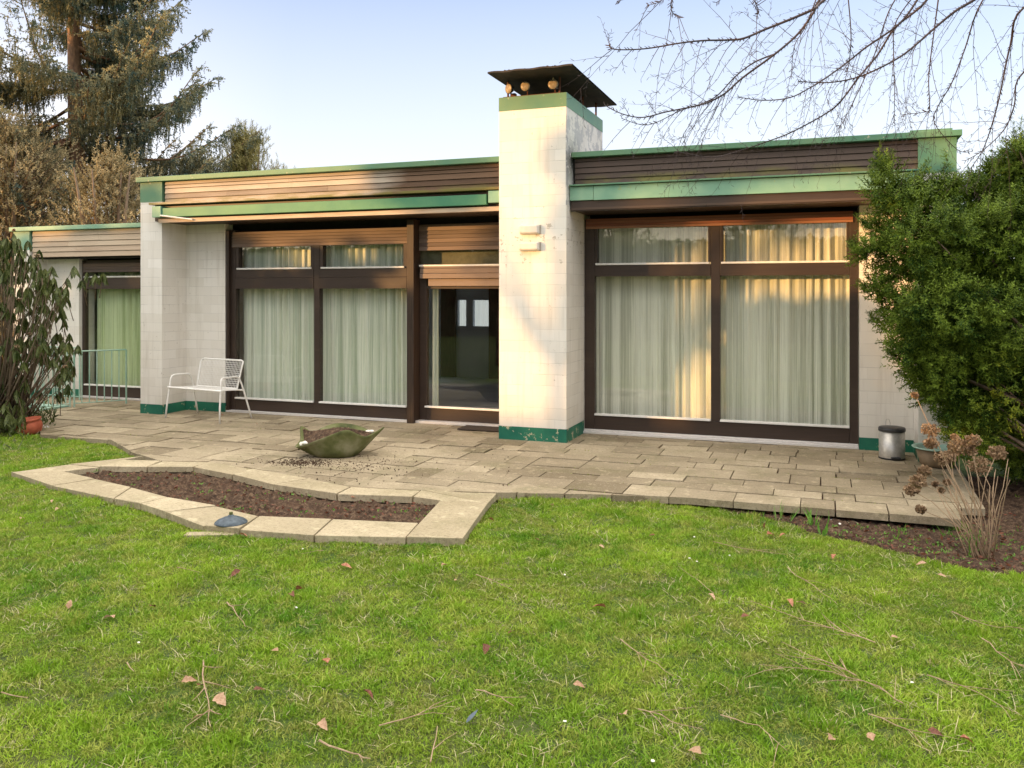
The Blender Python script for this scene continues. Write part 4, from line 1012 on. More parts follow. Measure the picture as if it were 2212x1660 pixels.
# low dark ground cover under the rhododendron
P = []
for _ in range(1500):
    px, py = random.uniform(-80, 118), random.gauss(925, 16)
    x, y = G(px, py, -.05)
    if px > 60 and py > 930: continue
    P.append((x, y, random.uniform(-.05, .10)))
tv, tf = leaf_tpl(1.0, .22, .3, .2, 3)
v, f = scatter(tv, tf, P, rdir(len(P))*np.array((1, 1, .6))+np.array((0, 0, .9)), rng.uniform(.04, .11, len(P))); npmesh("ground_cover", v, f, M['rhodo'], kind='stuff')
# ---- hydrangea with dried heads
hb = WD(2130, 1222, 5.47); hb.z = -.12
hy = empty("hydrangea_shrub", hb, label="leafless hydrangea with dried brown flower heads in the right border", cat="shrub")
heads = [(2009,929,21),(2011,958,17),(2070,966,24),(2101,952,20),(2154,978,22),(2116,1006,28),(1997,1018,16),(1983,1040,20),(1969,1059,17),(2020,1046,8),(2034,1059,8),(2046,1042,9),(1989,1101,12),(2036,990,20),(2053,985,16),(1977,854,8),(2098,975,14),(2063,945,10)]
ft = np.array([(-.5, 0, 0), (.5, 0, 0), (.5, 1, .15), (-.5, 1, .15)], float); ff = np.array([(0, 1, 2, 3)])
sb = MB()
def stalk(p0, p1, r0, r1, bow=.08):
    d = p1-p0; m1 = p0+d*.35+Vector((random.gauss(0, bow*.5), random.gauss(0, bow*.5), bow)); m2 = p0+d*.7+Vector((random.gauss(0, bow*.4), random.gauss(0, bow*.4), bow*.7))
    sb.tube([p0, m1, m2, p1], [r0, r0*.85, (r0+r1)/2, r1], 6)
for (px, py, rp) in heads:
    d = random.uniform(5.5, 6.2); c = WD(px, py, d)-hb; r_ = rp*d/1830*.86
    n_ = int(80+r_*3800); u = rdir(n_); u *= (.45+.6*rng.random((n_, 1)))
    p = np.array(c)+u*r_*np.array((1, 1, .8))
    tvv = np.array([(-.5, 0, -.3), (.5, 0, -.3), (.5, .2, .6), (-.5, .2, .6)]); 
    v, f = scatter(tvv, ff, p, u+rng.normal(0, .5, (n_, 3)), rng.uniform(.010, .017, n_)); npmesh("flower_head", v, f, M['hydr'], hy)
    p0 = Vector((random.gauss(0, .035), random.gauss(0, .035), 0)); stalk(p0, c, .0034, .0018)
for _ in range(16):
    px, py = random.uniform(2020, 2185), random.uniform(985, 1110); stalk(Vector((random.gauss(0, .04), random.gauss(0, .04), 0)), WD(px, py, random.uniform(5.3, 5.9))-hb, .0036, .0016, .04)
sb.build("stem", M['stem'], hy, smooth=True)
# ---- green shoots
def shoots(name, px, py, n, h, wd, label, cat_, mt=None, spread=.03, lean=.25, **kw):
    x, y = G(px, py, -.1); z = gz(x, y)
    t_ = empty(name, (x, y, z), label=label, cat=cat_, **kw)
    tv, tf = leaf_tpl(1.0, wd, .25, .3, 6)
    P = [(random.gauss(0, spread), random.gauss(0, spread), 0) for _ in range(n)]
    D = [(p[0]/spread*lean*.6+random.gauss(0, lean*.5), p[1]/spread*lean*.6+random.gauss(0, lean*.5), 1) for p in P]
    v, f = scatter(tv, tf, P, D, [random.uniform(.6, 1.05)*h for _ in P]); npmesh("leaf", v, f, mt or M['shoot'], t_, smooth=True); return t_
shoots("tulip_shoots", 1762, 1141, 9, .15, .22, "broad green tulip shoots below the right patio edge", "bulb plant")
shoots("tulip_shoots", 1783, 1158, 3, .12, .28, "small pair of tulip leaves in front of the broad clump", "bulb plant", spread=.02, lean=.7)
shoots("daffodil_leaves", 1690, 1128, 9, .17, .06, "thin upright daffodil leaves left of the tulip shoots", "bulb plant")
shoots("daffodil_leaves", 1648, 1138, 4, .11, .08, "short sparse daffodil leaves at the left end of the border", "bulb plant")
shoots("daffodil_leaves", 2110, 1205, 14, .22, .045, "grassy daffodil leaves at the hydrangea foot", "bulb plant")
shoots("daffodil_leaves", 2055, 1160, 6, .12, .07, "small daffodil tuft between the patio corner and hydrangea", "bulb plant")
shoots("daffodil_leaves", 1945, 1165, 5, .12, .06, "thin daffodil tuft alone in the border soil", "bulb plant")
def flower(px, py, lab, n=4):
    t_ = shoots("snowdrops", px, py, 7, .07, .08, lab, "flower")
    P = [(random.gauss(0, .02), random.gauss(0, .02), .075+random.gauss(0, .006)) for _ in range(n*4)]
    tv, tf = leaf_tpl(1.0, .55, .1, .1, 3); v, f = scatter(tv, tf, P, rdir(len(P))-np.array((0, 0, .5)), .02); npmesh("petal", v, f, M['petal'], t_)
flower(97, 945, "white snowdrops in front of the terracotta pot"); flower(90, 984, "single white snowdrop in the lawn left of the bed", 1)
# weeds in soil
P = []
for _ in range(420):
    if random.random() < .6: px, py = random.uniform(1700, 2212), random.uniform(1140, 1250); x, y = G(px, py, -.1)
    else: px, py = random.uniform(200, 930), random.uniform(1015, 1125); x, y = G(px, py, -.05)
    if inpoly(x, y, SOILBED): P.append((x, y, gz(x, y)+.02))
    elif inpoly(x, y, BED_IN): P.append((x, y, -.04))
P = [tuple(np.array(p)+rng.normal(0, .012, 3)*np.array((1, 1, .3))) for p in P for _ in range(4)]
tv, tf = leaf_tpl(1.0, .5, .2, .1, 2)
v, f = scatter(tv, tf, P, rdir(len(P))*.8+np.array((0, 0, .6)), rng.uniform(.01, .028, len(P))); npmesh("weeds", v, f, M['shoot'], kind='stuff')
P = []
for _ in range(1800):
    if random.random() < .6: px, py = random.uniform(1550, 2212), random.uniform(1105, 1250); x, y = G(px, py, -.1)
    else: px, py = random.uniform(170, 940), random.uniform(1012, 1125); x, y = G(px, py, -.05)
    if inpoly(x, y, SOILBED): P.append((x, y, gz(x, y)+.02))
    elif inpoly(x, y, BED_IN): P.append((x, y, -.036))
v, f = scatter(tv, tf, P, rdir(len(P))*np.array((1, 1, .25))+np.array((0, 0, .1)), rng.uniform(.012, .04, len(P))); npmesh("leaf_litter", v, f, M['drylf2'], kind='stuff')

P = []
for _ in range(2600):
    px, py = random.uniform(120, 2080), random.uniform(900, 1110); x, y = G(px, py, 0)
    if not inpoly(x, y, PATIO) or mn.noise(Vector((x*1.3, y*1.3, 40))) < .05: continue
    yb = min((r_[0] for r_ in rows), key=lambda q: abs(q-y)); 
    P.append((x, yb+random.gauss(0, .006), -.004))
tv, tf = leaf_tpl(1.0, .6, .3, .1, 2)
v, f = scatter(tv, tf, P, rdir(len(P))*.6+np.array((0, 0, .5)), rng.uniform(.006, .016, len(P))); npmesh("joint_moss", v, f, M['moss'], kind='stuff')
# ---- fallen leaves and twigs on the lawn
def drop_leaf(px, py, size, mt, lab=None, grp="fallen leaves scattered on the lawn"):
    size *= .98; x, y = G(px, py, -.045); tv, tf = leaf_tpl(1.0, .62, random.uniform(.25, .5), random.uniform(.2, .7), 6)
    tv = tv.copy(); tv[:, 0] *= 1+.18*np.sin(tv[:, 2]*23)
    tv[:, 2] -= .5
    d = 1/math.hypot(x, y)
    v, f = scatter(tv, tf, [(0, 0, 0)], [(random.gauss(0, 1), random.gauss(0, 1), random.uniform(-.3, .35))], [size], roll=random.uniform(-.6, .6)+math.pi/2*0)
    z = gz(x, y)+.036 if not inpoly(x, y, PATIO) else .012
    o = npmesh("fallen_leaf", v, f, mt, smooth=True, label=lab or "dry brown leaf lying in the grass of the lawn", cat="leaf", group=grp); o.location = (x, y, z); return o
A_, B_, C2 = M['drylf'], M['drylf2'], M['palelf']
for px, py, s_, mt, lab in [(237,1343,.07,C2,"pale pink curled leaf in the left lawn"), (508,1245,.07,B_,"dark brown leaf on the lawn below the path light"), (748,1230,.07,A_,"orange folded leaf below the kerb joint, mid lawn"), (648,1278,.07,A_,"orange leaf touching a dark one, mid lawn"), (630,1292,.055,B_,None),
        (703,1438,.06,A_,"reddish leaf standing upright, left of centre in the lawn"), (475,1523,.08,C2,"largest crumpled leaf beside the long twig, lower left"), (424,1560,.06,C2,None), (697,1577,.06,C2,"curled pale leaf low in the lawn, left of centre"), (797,1505,.06,B_,None), (408,1484,.06,C2,None), (434,1492,.05,B_,None),
        (1295,1320,.075,A_,"large reddish leaf standing in the middle of the lawn"), (1538,1298,.055,C2,"pale leaf in the lawn right of centre"), (1708,1310,.05,A_,None), (1729,1310,.06,C2,None), (1346,1552,.06,C2,"pale pink flat leaf at the lower middle of the lawn"), (1797,1612,.05,C2,None), (1500,1638,.06,C2,None),
        (1105,1376,.05,B_,None), (1050,1412,.06,B_,None), (592,1418,.05,C2,None), (48,1128,.055,C2,None), (124,1108,.05,C2,None), (112,1092,.04,C2,None), (1060,1130,.05,A_,None), (527,1163,.06,A_,"orange leaf against the outer kerb beside the path light"), (458,1143,.065,A_,"rusty orange leaf propped against the path light"),
        (1407,1165,.05,B_,None), (1299,1190,.045,C2,None), (1193,1097,.05,C2,None), (1665,1150,.07,A_,"orange leaf heap at the border edge"), (1690,1152,.05,A_,None), (2090,1617,.05,A_,None), (1650,1128,.05,B_,None), (765,1082,.05,A_,"small orange leaf lying in the bed against the kerb"), (1880,1608,.05,C2,None), (2020,1600,.05,B_,None),
        (1160,1175,.04,B_,None), (330,1320,.05,B_,None), (150,1320,.05,C2,None), (560,1500,.05,B_,None), (1800,1205,.05,A_,None), (1990,1220,.06,C2,None), (2035,1250,.05,C2,None), (1610,1340,.05,B_,None), (1935,1390,.05,C2,None), (1250,1490,.05,C2,None), (985,1265,.035,C2,None), (960,1232,.045,C2,None)]:
    drop_leaf(px, py, s_, mt, lab)
drop_leaf(481, 905, .05, A_, "small orange leaf on the patio in front of the bench")
drop_leaf(555, 925, .035, C2, "tiny pale leaf on the patio left of the planter")
def twig(pts, r0, side=3, lab=None):
    w_ = []
    for (px, py) in pts:
        x, y = G(px, py, -.05); w_.append(Vector((x, y, gz(x, y)+.028+random.uniform(0, .012))))
    o0 = w_[0].copy(); w_ = [p-o0 for p in w_]
    pp = []
    for i in range(len(w_)-1):
        for k in range(3): pp.append(w_[i].lerp(w_[i+1], k/3)+Vector((random.gauss(0, .004), random.gauss(0, .004), random.gauss(0, .003))))
    pp.append(w_[-1]); n_ = len(pp)
    b = MB(); b.tube(pp, [r0*(1-.7*i/n_) for i in range(n_)], 5)
    for _ in range(side):
        i = random.randrange(1, n_-1); d = (pp[i+1]-pp[i-1]).normalized(); s_ = random.choice((-1, 1)); q = Matrix.Rotation(s_*random.uniform(.4, .8), 3, 'Z') @ d; l = random.uniform(.08, .22)
        b.tube([pp[i], pp[i]+q*l*.5+Vector((0, 0, .006)), pp[i]+q*l+Vector((0, 0, random.uniform(-.005, .02)))], [r0*.6, r0*.45, r0*.25], 4)
    o = b.build("fallen_twig", M['twig'], label=lab or "thin dry twig lying in the grass of the lawn", cat="twig", group="dry twigs fallen on the lawn"); o.location = o0; return o
for pts, r_, sd, lab in [([(438,1440),(440,1490),(450,1530),(455,1585)],.004,5,"knotty upright twig beside the largest leaf, lower left"), ([(488,1310),(510,1335),(530,1370)],.0035,1,None), ([(1340,1395),(1400,1440),(1455,1480)],.0025,3,None),
        ([(1890,1405),(1800,1375),(1620,1310)],.003,7,"long branched twig in the lawn, centre right"), ([(1850,1480),(1780,1445),(1690,1405)],.003,5,None), ([(1945,1535),(1900,1500),(1800,1470),(1640,1450)],.003,7,"many-branched twig below the centre-right one"), ([(820,1580),(900,1560),(965,1525)],.003,2,None), ([(1030,1500),(1080,1520),(1110,1535)],.003,1,None),
        ([(690,1622),(760,1640),(800,1655)],.004,1,"curved twig cut by the bottom edge"), ([(1030,1255),(1110,1290)],.0025,3,None), ([(1540,1180),(1610,1190),(1700,1205)],.0025,1,None), ([(1700,1240),(1760,1280),(1810,1320)],.0025,1,None), ([(2120,1400),(2170,1440),(2212,1460)],.003,5,None), ([(2000,1480),(2080,1500),(2200,1560)],.0025,3,None),
        ([(1380,1545),(1450,1570),(1520,1590)],.0025,2,None), ([(1560,1560),(1640,1590),(1700,1640)],.0025,3,None), ([(380,1240),(430,1246)],.0025,0,None), ([(700,1200),(650,1205)],.002,0,None), ([(270,1445),(290,1470)],.003,0,None), ([(930,1660),(945,1580)],.003,1,None), ([(0,1518),(60,1524)],.003,0,None), ([(1540,1290),(1500,1260),(1465,1235)],.002,1,None), ([(1880,1560),(1960,1600),(2010,1650)],.0025,2,None), ([(2060,1340),(2130,1365),(2212,1380)],.0025,3,None)]:
    twig(pts, r_, sd, lab)
# small white things in the grass
for k, (px, py) in enumerate([(654,1193),(640,1320),(1220,1252),(1500,1166),(1490,1215),(1505,1222),(1410,1655),(1970,1489),(1575,1205),(300,1400),(1220,1565)]):
    x, y = G(px, py, -.045); rock("white_pebble", x, y, gz(x, y)+.03, .007, M['stonewhite'], k*2.2, .5, k, label="tiny white pebble lying in the lawn grass", cat="pebble", group="white pebbles in the lawn")
fx, fy = G(1018, 1557, -.05); tv, tf = leaf_tpl(1.0, .22, .1, .1, 6); v, f = scatter(tv, tf, [(0, 0, 0)], [(.15, .95, .25)], [.09], roll=0.0)
o = npmesh("feather", v, f, M['feather'], label="blue-grey feather lying in the lower middle of the lawn", cat="feather"); o.location = (fx, fy-.05, gz(fx, fy)+.025)

# ------------------------------------------------------------------ trees behind the house
def spruce(x, y, h, name="spruce_tree"):
    t_ = empty(name, (x, y, -.1), label="tall blue-green spruce with drooping branches behind the annex", cat="tree"); OFF[name] = (x, y, -.1)
    b = MB(); n_ = 16
    b.tube([(x+.08*math.sin(i*.5), y, -.1+(h+.1)*i/n_) for i in range(n_+1)], [.24*(1-i/n_)**.8+.012 for i in range(n_+1)], 12)
    P = []; D = []; S = []; lb = MB(); z = 1.6
    while z < h-.3:
        Lm = 4.5*max(.04, 1-((max(z, 2.5)-2.5)/(h-2.3))**1.35)
        for k in range(random.randint(3, 5)):
            a = random.uniform(0, 6.28); L = Lm*random.uniform(.62, 1.06); 
            if random.random() < (.58 if z < 5.4 else .40): continue
            o0 = Vector((x, y, z+random.uniform(-.1, .1))); dv = Vector((math.cos(a), math.sin(a), 0)); pts = []; m_ = 12
            rise = random.uniform(.02, .30); sag = random.uniform(.10, .30)
            for i in range(m_+1):
                s_ = i/m_; pts.append(o0+dv*(L*s_)+Vector((0, 0, L*(rise*s_-sag*math.sin(math.pi*min(1, s_*1.05))*.75+.20*max(0, s_-.6)**1.3*2.2))))
            lb.tube(pts, [.045*(1-.85*i/m_)*min(1, L/3+.3) for i in range(m_+1)], 5, False)
            nn = int(L*15)
            for q in range(nn):
                s_ = .16+.84*(q+random.random())/nn; i = min(m_-1, int(s_*m_)); p = pts[i].lerp(pts[i+1], s_*m_-i)
                sd = Vector((-dv.y, dv.x, 0))*random.choice((-1, 1))
                sl_ = min(1, (1-s_)*2.2+.25)*random.uniform(.25, .75)*min(1, L/2.2)      # side shoot
                end = p+sd*sl_*.8+dv*sl_*.45+Vector((0, 0, -.12*sl_))
                ns = max(2, int(sl_/.075))
                for r_ in range(ns):
                    pp = p.lerp(end, (r_+random.random())/ns)
                    P.append(tuple(pp)); D.append(tuple((end-p).normalized()*.7+Vector((random.gauss(0, .3), random.gauss(0, .3), random.uniform(-.3, .45))))); S.append(random.uniform(.13, .22))
                    if random.random() < .62:                                    # hanging twigs
                        hl = random.uniform(.1, .48)*(1 if s_ < .85 else .35)
                        for w_ in range(int(hl/.08)+1):
                            P.append(tuple(pp+Vector((random.gauss(0, .012), random.gauss(0, .012), -.08*w_)))); D.append((random.gauss(0, .22), random.gauss(0, .22), -1)); S.append(random.uniform(.12, .19))
            tip = pts[-1]; td = (pts[-1]-pts[-3]).normalized()
            for q in range(9): P.append(tuple(tip-td*.06*q)); D.append(tuple(td+Vector((random.gauss(0, .45), random.gauss(0, .45), .25)))); S.append(random.uniform(.10, .16))
        z += random.uniform(.15, .24)*(1 if z < h*.7 else .8)
    b.v += lb.v and []; k0 = len(b.v); b.v += lb.v; b.f += [tuple(i+k0 for i in f_) for f_ in lb.f]; b.tn += lb.tn
    b.build("trunk", M['bark'], t_, smooth=True)
    tv, tf = sprig_tpl(1.0, 6, .26, .19, .5)
    v, f = scatter(tv, tf, P, D, S); npmesh("crown", v, f, M['spruce'], t_)
spruce(-16.5, 15.2, 13.5)
def shrubtree(name, x, y, z0, h, rad, mt, n_br, per, size, label, cat_="tree", upw=.8, tpl=None, nstem=7, gap=.3):
    t_ = empty(name, (x, y, -.1), label=label, cat=cat_); OFF[t_.name] = (x, y, -.1)
    b = MB(); P = []; D = []; S = []
    for k in range(nstem):
        a = random.uniform(0, 6.28); r_ = random.uniform(.2, .8)*rad
        b.tube([(x+random.gauss(0, .1), y+random.gauss(0, .1), -.1), (x+.3*r_*math.cos(a), y+.3*r_*math.sin(a), h*.35), (x+.7*r_*math.cos(a), y+.7*r_*math.sin(a), h*.66), (x+r_*math.cos(a), y+r_*math.sin(a), h*.93)], [.09, .065, .04, .012], 6)
    for k in range(n_br):
        a = random.uniform(0, 6.28); zz = z0+(h-z0)*random.random()**.85; f_ = (zz-z0)/(h-z0)
        rr = rad*math.sqrt(max(.02, 1-f_**2.2))*random.uniform(.35, 1.02)
        if mn.noise(Vector((math.cos(a)*1.6+x, math.sin(a)*1.6, zz*.7))) > gap: continue
        c = Vector((x+rr*math.cos(a), y+rr*math.sin(a), zz)); p0 = Vector((x+.25*rr*math.cos(a), y+.25*rr*math.sin(a), zz-.55*rr))
        b.tube([p0, p0.lerp(c, .5)+Vector((0, 0, -.05)), c], [.022, .014, .005], 4, False)
        for q in range(per):
            s_ = random.uniform(.35, 1.1); p = p0.lerp(c, s_)+Vector((random.gauss(0, .16), random.gauss(0, .16), random.gauss(0, .16)))
            P.append(tuple(p)); D.append((.5*math.cos(a)+random.gauss(0, .4), .5*math.sin(a)+random.gauss(0, .4), upw+random.gauss(0, .3))); S.append(random.uniform(.6, 1.2)*size)
    b.build("trunk", M['bark3'], t_, smooth=True)
    tv, tf = tpl or sprig_tpl(1.0, 8, .26, .16, .5)
    v, f = scatter(tv, tf, P, D, S); npmesh("crown", v, f, mt, t_)
def at(px, d): r = ray(px, HY)*d; return r.x, r.y
x, y = at(20, 17.5); shrubtree("bushy_tree", x, y, 1.2, 5.0, 2.3, M['brush'], 270, 30, .15, "brownish bushy tree left of the spruce trunk")
x, y = at(235, 17.0); shrubtree("bushy_tree", x, y, 1.0, 4.3, 1.45, M['brush'], 150, 30, .15, "lower brownish bush in front of the spruce foot")
x, y = at(-150, 18.5); shrubtree("bushy_tree", x, y, 1.0, 7.8, 2.6, M['amber'], 280, 36, .18, "amber-lit conifer cut by the left edge of the photo", gap=.35)
x, y = at(532, 22); shrubtree("pine_tree", x, y, 3.0, 5.72, .82, M['pine'], 150, 50, .19, "golden-lit pine top showing above the roof", tpl=sprig_tpl(1.0, 12, .34, .07, .9), upw=1.3, gap=.22)
x, y = at(600, 22.8); shrubtree("pine_tree", x, y, 3.0, 5.05, .62, M['pine'], 60, 50, .19, "small pine tip right of the golden pine top", tpl=sprig_tpl(1.0, 12, .34, .07, .9), upw=1.3, gap=.3)
x, y = at(425, 21); shrubtree("bushy_tree", x, y, 2.5, 4.7, 1.3, M['spruce'], 160, 46, .17, "dark low conifer between the spruce and the pine")

# ------------------------------------------------------------------ bare beech whose branches hang in from the right
be = empty("beech_tree", (6.2, 3.2, -.06), label="bare beech with thin budded branches hanging in at upper right", cat="tree"); OFF["beech_tree"] = (6.2, 3.2, -.06)
tb = MB()
tb.tube([(6.2, 3.2, -.1), (6.15, 3.2, 1.5), (6.0, 3.25, 3.2), (5.7, 3.3, 5.0), (5.5, 3.3, 7.0)], [.24, .19, .16, .12, .07], 14)
lim = MB(); bud = MB()
def cpx(lst): return [(1305.6+a*.4098, c*.4098) for a, c in lst]
def crv(P, n_):
    out = []
    m_ = len(P)
    for i in range(m_-1):
        p0, p1, p2, p3 = P[max(i-1, 0)], P[i], P[i+1], P[min(i+2, m_-1)]
        for k in range(n_):
            f_ = k/n_; out.append(.5*((2*p1)+(-p0+p2)*f_+(2*p0-5*p1+4*p2-p3)*f_*f_+(-p0+3*p1-3*p2+p3)*f_**3))
    out.append(P[-1]); return out
def twiglet(p, d, L, r0, lvl, dn):
    n_ = max(4, int(L/.07)); pts = [p]; q = d.normalized(); step = L/n_
    for i in range(n_):
        q = (q+Vector((random.gauss(0, .085), random.gauss(0, .085), random.gauss(0, .085)))+Vector((0, 0, dn*(.10 if i < n_*.6 else -.10)))).normalized()
        pts.append(pts[-1]+q*step)
    lim.tube(pts, [r0*(1-.65*i/n_) for i in range(n_+1)], 4, False)
    for i in range(1, n_+1):
        s_ = -1 if i % 2 else 1
        dd = (pts[i]-pts[i-1]).normalized(); sd = dd.cross(Vector((-SN, CS, 0))).normalized()*s_
        e = pts[i]+dd*.018+sd*.014*random.uniform(.6, 1.5); lim.tube([pts[i], pts[i].lerp(e, .6), e], [.0009, .0015, .0003], 3, False)
        if lvl > 0 and random.random() < .22: twiglet(pts[i], (dd*.8+sd*random.uniform(.5, .9)), L*random.uniform(.25, .5)*(1-.4*i/n_), r0*.6, lvl-1, dn)
limbs = [
 ([(1500,-260),(1160,0),(1110,45),(1000,95),(850,155),(735,203),(650,212),(520,215),(400,228),(215,258),(60,262),(22,240)], 5.1, 4.5, .013),
 ([(1300,-200),(1135,0),(1100,70),(1020,180),(900,285),(730,410),(640,490),(560,535),(480,560),(330,590),(200,620),(90,600),(0,555)], 5.3, 4.9, .012),
 ([(900,285),(790,330),(690,405),(600,500),(520,545),(400,585),(230,660),(90,625)], 5.25, 5.0, .006),
 ([(1900,-250),(1700,0),(1640,60),(1530,150),(1440,290),(1340,410),(1250,530),(1190,585),(1080,650),(960,710),(850,750),(700,800),(560,830),(370,798)], 5.6, 5.6, .012),
 ([(1800,-250),(1650,0),(1550,130),(1380,250),(1280,330),(1170,410),(1090,460),(980,515),(840,530),(700,512)], 5.2, 4.8, .010),
 ([(2300,-220),(1950,0),(1850,60),(1740,150),(1650,230),(1560,300),(1440,365),(1330,410),(1200,435),(1100,435),(1020,430)], 5.5, 5.2, .013),
 ([(2200,-240),(1990,10),(1900,260),(1830,440),(1760,560),(1740,650),(1860,790),(1940,800)], 5.3, 5.6, .007),
 ([(1700,-100),(1540,110),(1525,300),(1530,500),(1525,650)], 5.2, 5.2, .005),
 ([(1600,-100),(1500,60),(1420,300),(1340,480),(1260,640),(1240,665)], 5.0, 5.0, .005),
 ([(1760,0),(1740,150),(1710,400),(1715,560),(1700,590),(1570,605)], 5.1, 5.2, .005),
 ([(2600,-100),(2212,40),(2140,240),(2095,450),(2060,600),(2000,780),(1930,890)], 5.0, 5.1, .010),
 ([(2600,200),(2212,380),(2160,560),(2110,680),(2000,790),(1900,850)], 4.8, 5.0, .007),
 ([(1280,-60),(1300,180),(1290,330),(1275,395)], 4.7, 4.8, .004), ([(1130,-40),(1060,140),(1000,250),(985,420)], 4.9, 5.0, .004),
 ([(800,-60),(795,10),(815,60),(800,88)], 4.2, 4.2, .003), ([(380,-60),(350,20),(365,75),(400,95)], 4.2, 4.2, .003), ([(340,-40),(290,10),(225,30)], 4.2, 4.2, .0025), ([(640,-20),(590,15)], 4.2, 4.2, .002), ([(130,-10),(65,8)], 4.2, 4.2, .002)]
for li, (pl, d0, d1, r0) in enumerate(limbs):
    pp = cpx(pl); n0 = len(pp); P = [WD(a, c, d0+(d1-d0)*i/(n0-1)+random.uniform(-.05, .05)) for i, (a, c) in enumerate(pp)]
    C = crv(P, 5); m_ = len(C)
    r0 *= .72; lim.tube(C, [r0*(1-.85*(i/m_)**.8)+.001 for i in range(m_)], 6, False)
    if li in (0, 1, 3, 4, 5, 6, 10, 11):
        tr = Vector((5.75, 3.28, 4.6)); lim.tube([tr, tr.lerp(C[0], .5)+Vector((0, 0, .3)), C[0]], [.05, .03, r0], 6, False)
    dens = .24 if r0 > .006 else .20
    for i in range(3, m_-1):
        dd = (C[i+1]-C[i-1]).normalized()
        if random.random() < dens*1.5:
            s_ = random.choice((-1, 1, 1)); dn = Vector((dd.x*.55, dd.y*.55, dd.z*.4-.55*s_))+Vector((random.gauss(0, .13), random.gauss(0, .13), 0))
            twiglet(C[i], dn, random.uniform(.3, 1.05)*(1-.72*i/m_)*(1.1 if s_ > 0 else .6), .0021, 1, -.6)
        for k in range(2):
            sd = dd.cross(Vector((-SN, CS, 0))).normalized()*random.choice((-1, 1)); p = C[i].lerp(C[i+1], random.random()); e = p+dd*.02+sd*.016
            lim.tube([p, p.lerp(e, .6), e], [.0012, .0021, .0004], 4, False)
tb.build("trunk", M['bark2'], be, smooth=True); lim.build("branch", M['bark2'], be)

# ------------------------------------------------------------------ unseen garden behind the camera; hedge and shade trees placed to block low sun
def leafcloud(P0, n_, r_, sq=(1, 1, 1)):
    u = rdir(n_)*(rng.random(n_)**.5)[:, None]*r_*np.array(sq); return np.array(P0)+u
lq = np.array([(-.5, -.4, 0), (.5, -.4, 0), (.5, .4, .1), (-.5, .4, .1)], float); lqf = np.array([(0, 1, 2, 3)])
hd = empty("hedge", (-12, -11, 0), label="unseen evergreen hedge behind the camera, height set to shade the lawn", cat="hedge"); OFF["hedge"] = (-12, -11, 0)  # added blocker: its top sets the shade edge low on the front
b = MB(); n_ = 70; HH = 3.35
for i in range(n_):
    x0_ = -46+i*1.0; b.box(x0_, x0_+1.0, -11.45, -10.9, -.05, HH-.25+.15*mn.noise(Vector((x0_*.4, 0, 0))))
b.build("core", M['hedge'], hd)
n_ = 30000; P = np.stack([rng.uniform(-46, 24, n_), rng.uniform(-11.7, -10.7, n_), rng.uniform(0, HH+.2, n_)], 1)
P[:, 2] = np.where(rng.random(n_) < .4, HH-.35+.5*rng.random(n_)**1.5, P[:, 2]); v, f = scatter(lq, lqf, P, rdir(n_), rng.uniform(.1, .2, n_)); npmesh("foliage", v, f, M['hedge'], hd)
def shade_tree(name, targets, s, label, leaf=.16):
    """an unseen tree with crown clumps put between the low sun and given spots of the front"""
    C = []
    for (X, Z, r_, dn) in targets: C.append((Vector((X, 9.2, Z))+TOSUN*s, r_, dn))
    cx_ = sum(c.x for c, _, _ in C)/len(C); cy_ = sum(c.y for c, _, _ in C)/len(C)
    t_ = empty(name, (cx_, cy_, -.05), label=label, cat="tree"); OFF[t_.name] = (cx_, cy_, -.05)
    b = MB(); zt = min(c.z for c, _, _ in C); b.tube([(cx_, cy_, -.1), (cx_, cy_, zt*.6), (cx_, cy_, zt+.2)], [.14, .10, .07], 8)
    V_ = []
    for c, r_, dn in C:
        b.tube([(cx_, cy_, zt*.7), Vector((cx_, cy_, zt)).lerp(c, .5)+Vector((0, 0, -.1)), c], [.05, .035, .015], 5, False)
        V_.append(leafcloud(c, int(dn*r_*r_*1300), r_))
    b.build("trunk", M['bark3'], t_, smooth=True)
    P = np.vstack(V_); v, f = scatter(lq, lqf, P, rdir(len(P)), rng.uniform(.6, 1.3, len(P))*leaf); npmesh("crown", v, f, M['hedge'], t_)
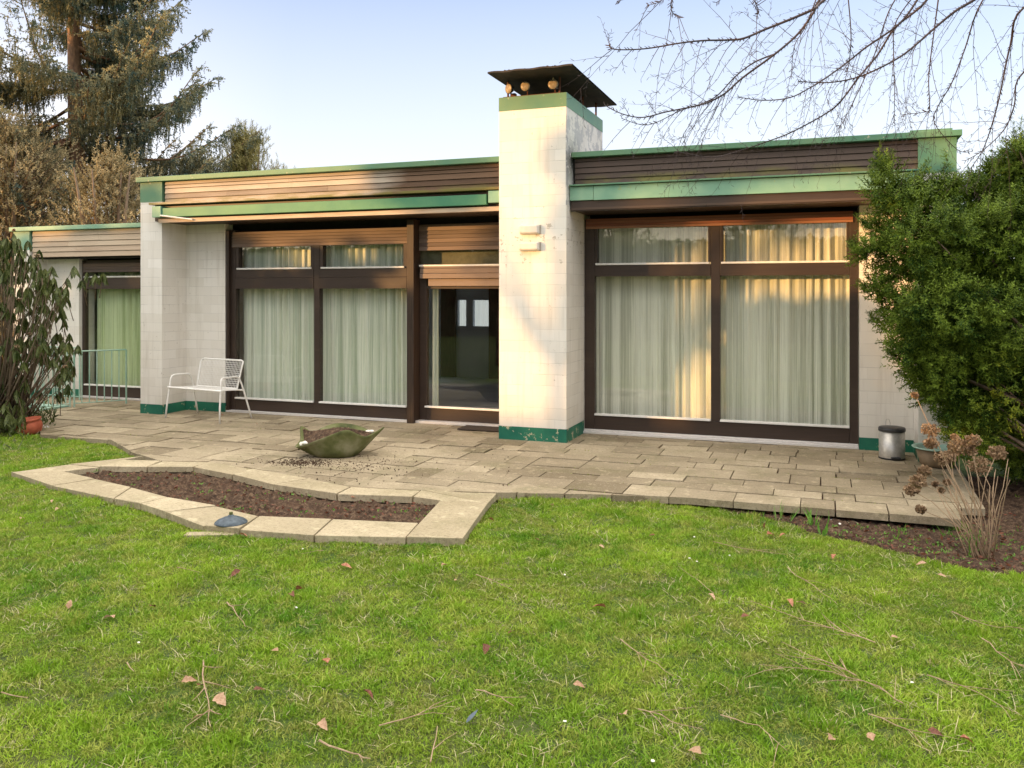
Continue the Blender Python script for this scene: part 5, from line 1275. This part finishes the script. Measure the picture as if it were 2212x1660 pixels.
shade_tree("unseen_tree", [(-7.3, .9, .5, 1), (-6.6, 1.2, .6, 1), (-5.8, 1.1, .6, 1), (-6.2, 1.8, .35, .8), (-7.2, 1.8, .3, .7), (-5.5, .6, .4, 1), (-7.9, .7, .35, .7), (-5.2, 1.35, .38, .9), (-6.7, 2.1, .3, .7), (-5.9, 2.15, .3, .7), (-7.0, .5, .5, 1), (-6.2, .5, .5, 1)], 17, "unseen tree behind the camera, crown placed to shade the long window")
shade_tree("unseen_tree", [(-4.4, 3.0, .42, 1), (-3.75, 2.95, .35, .9), (-5.0, 3.0, .22, .5), (-4.0, 2.4, .3, .4), (-2.1, 3.05, .36, 1), (-1.5, 3.1, .4, .9), (-.8, 3.0, .38, .9), (-.1, 3.1, .4, .9), (.5, 3.1, .38, .6), (-.9, 2.52, .2, .5), (-2.2, 2.45, .3, .6), (-4.3, 2.1, .3, .3)], 24, "unseen tree behind the camera, crown clumps placed to shade the cladding")
shade_tree("unseen_tree", [(X, Z, .30, 1.2) for X in (-1.42, -1.1, -.75, -.4, -.1) for Z in (.25, .65, 1.05, 1.4)], 14, "unseen dense tree behind the camera, placed to shade the right curtain")
shade_tree("unseen_tree", [(1.6, 1.6, .6, .8), (2.4, 2.2, .7, .8), (1.5, .9, .5, .8), (2.3, 1.1, .8, .8), (3.0, 1.8, .8, .8), (1.3, 2.5, .3, .5), (.85, .35, .38, 1.3), (.35, .3, .35, 1.3), (1.25, .5, .4, 1.3), (.6, .75, .25, 1)], 12, "unseen tree beside the camera, crown placed to shade the yew and wall foot")
shade_tree("unseen_tree", [(X+random.uniform(-.1, .1), Z+random.uniform(-.1, .1), .42, .75) for X in (-12, -11.4, -10.8, -10.2, -9.6, -9.0, -8.4, -7.9) for Z in (.5, 1.1, 1.7, 2.3)]+[(-8.5, 2.85, .3, .6), (-11.0, 2.7, .3, .4), (-9.8, 2.65, .25, .3)], 26, "unseen wide tree, added to shade the annex and left pillar")
for k, (x, y, h_, r_) in enumerate([(-23, -19, 8.5, 2.4), (-16, -22, 10, 2.8), (-9, -20, 7.5, 2.2), (-3, -24, 9.5, 2.6), (5, -20, 8, 2.4)]):
    shrubtree("unseen_tree", x, y, 2.0, h_, r_, M['hedge'], 150, 24, .3, ["spreading tree beyond the hedge, first of the row", "tallest tree in the row beyond the hedge", "short tree in the row beyond the hedge, middle", "tall loose tree in the row beyond the hedge", "last tree in the row beyond the hedge"][k], gap=.2)
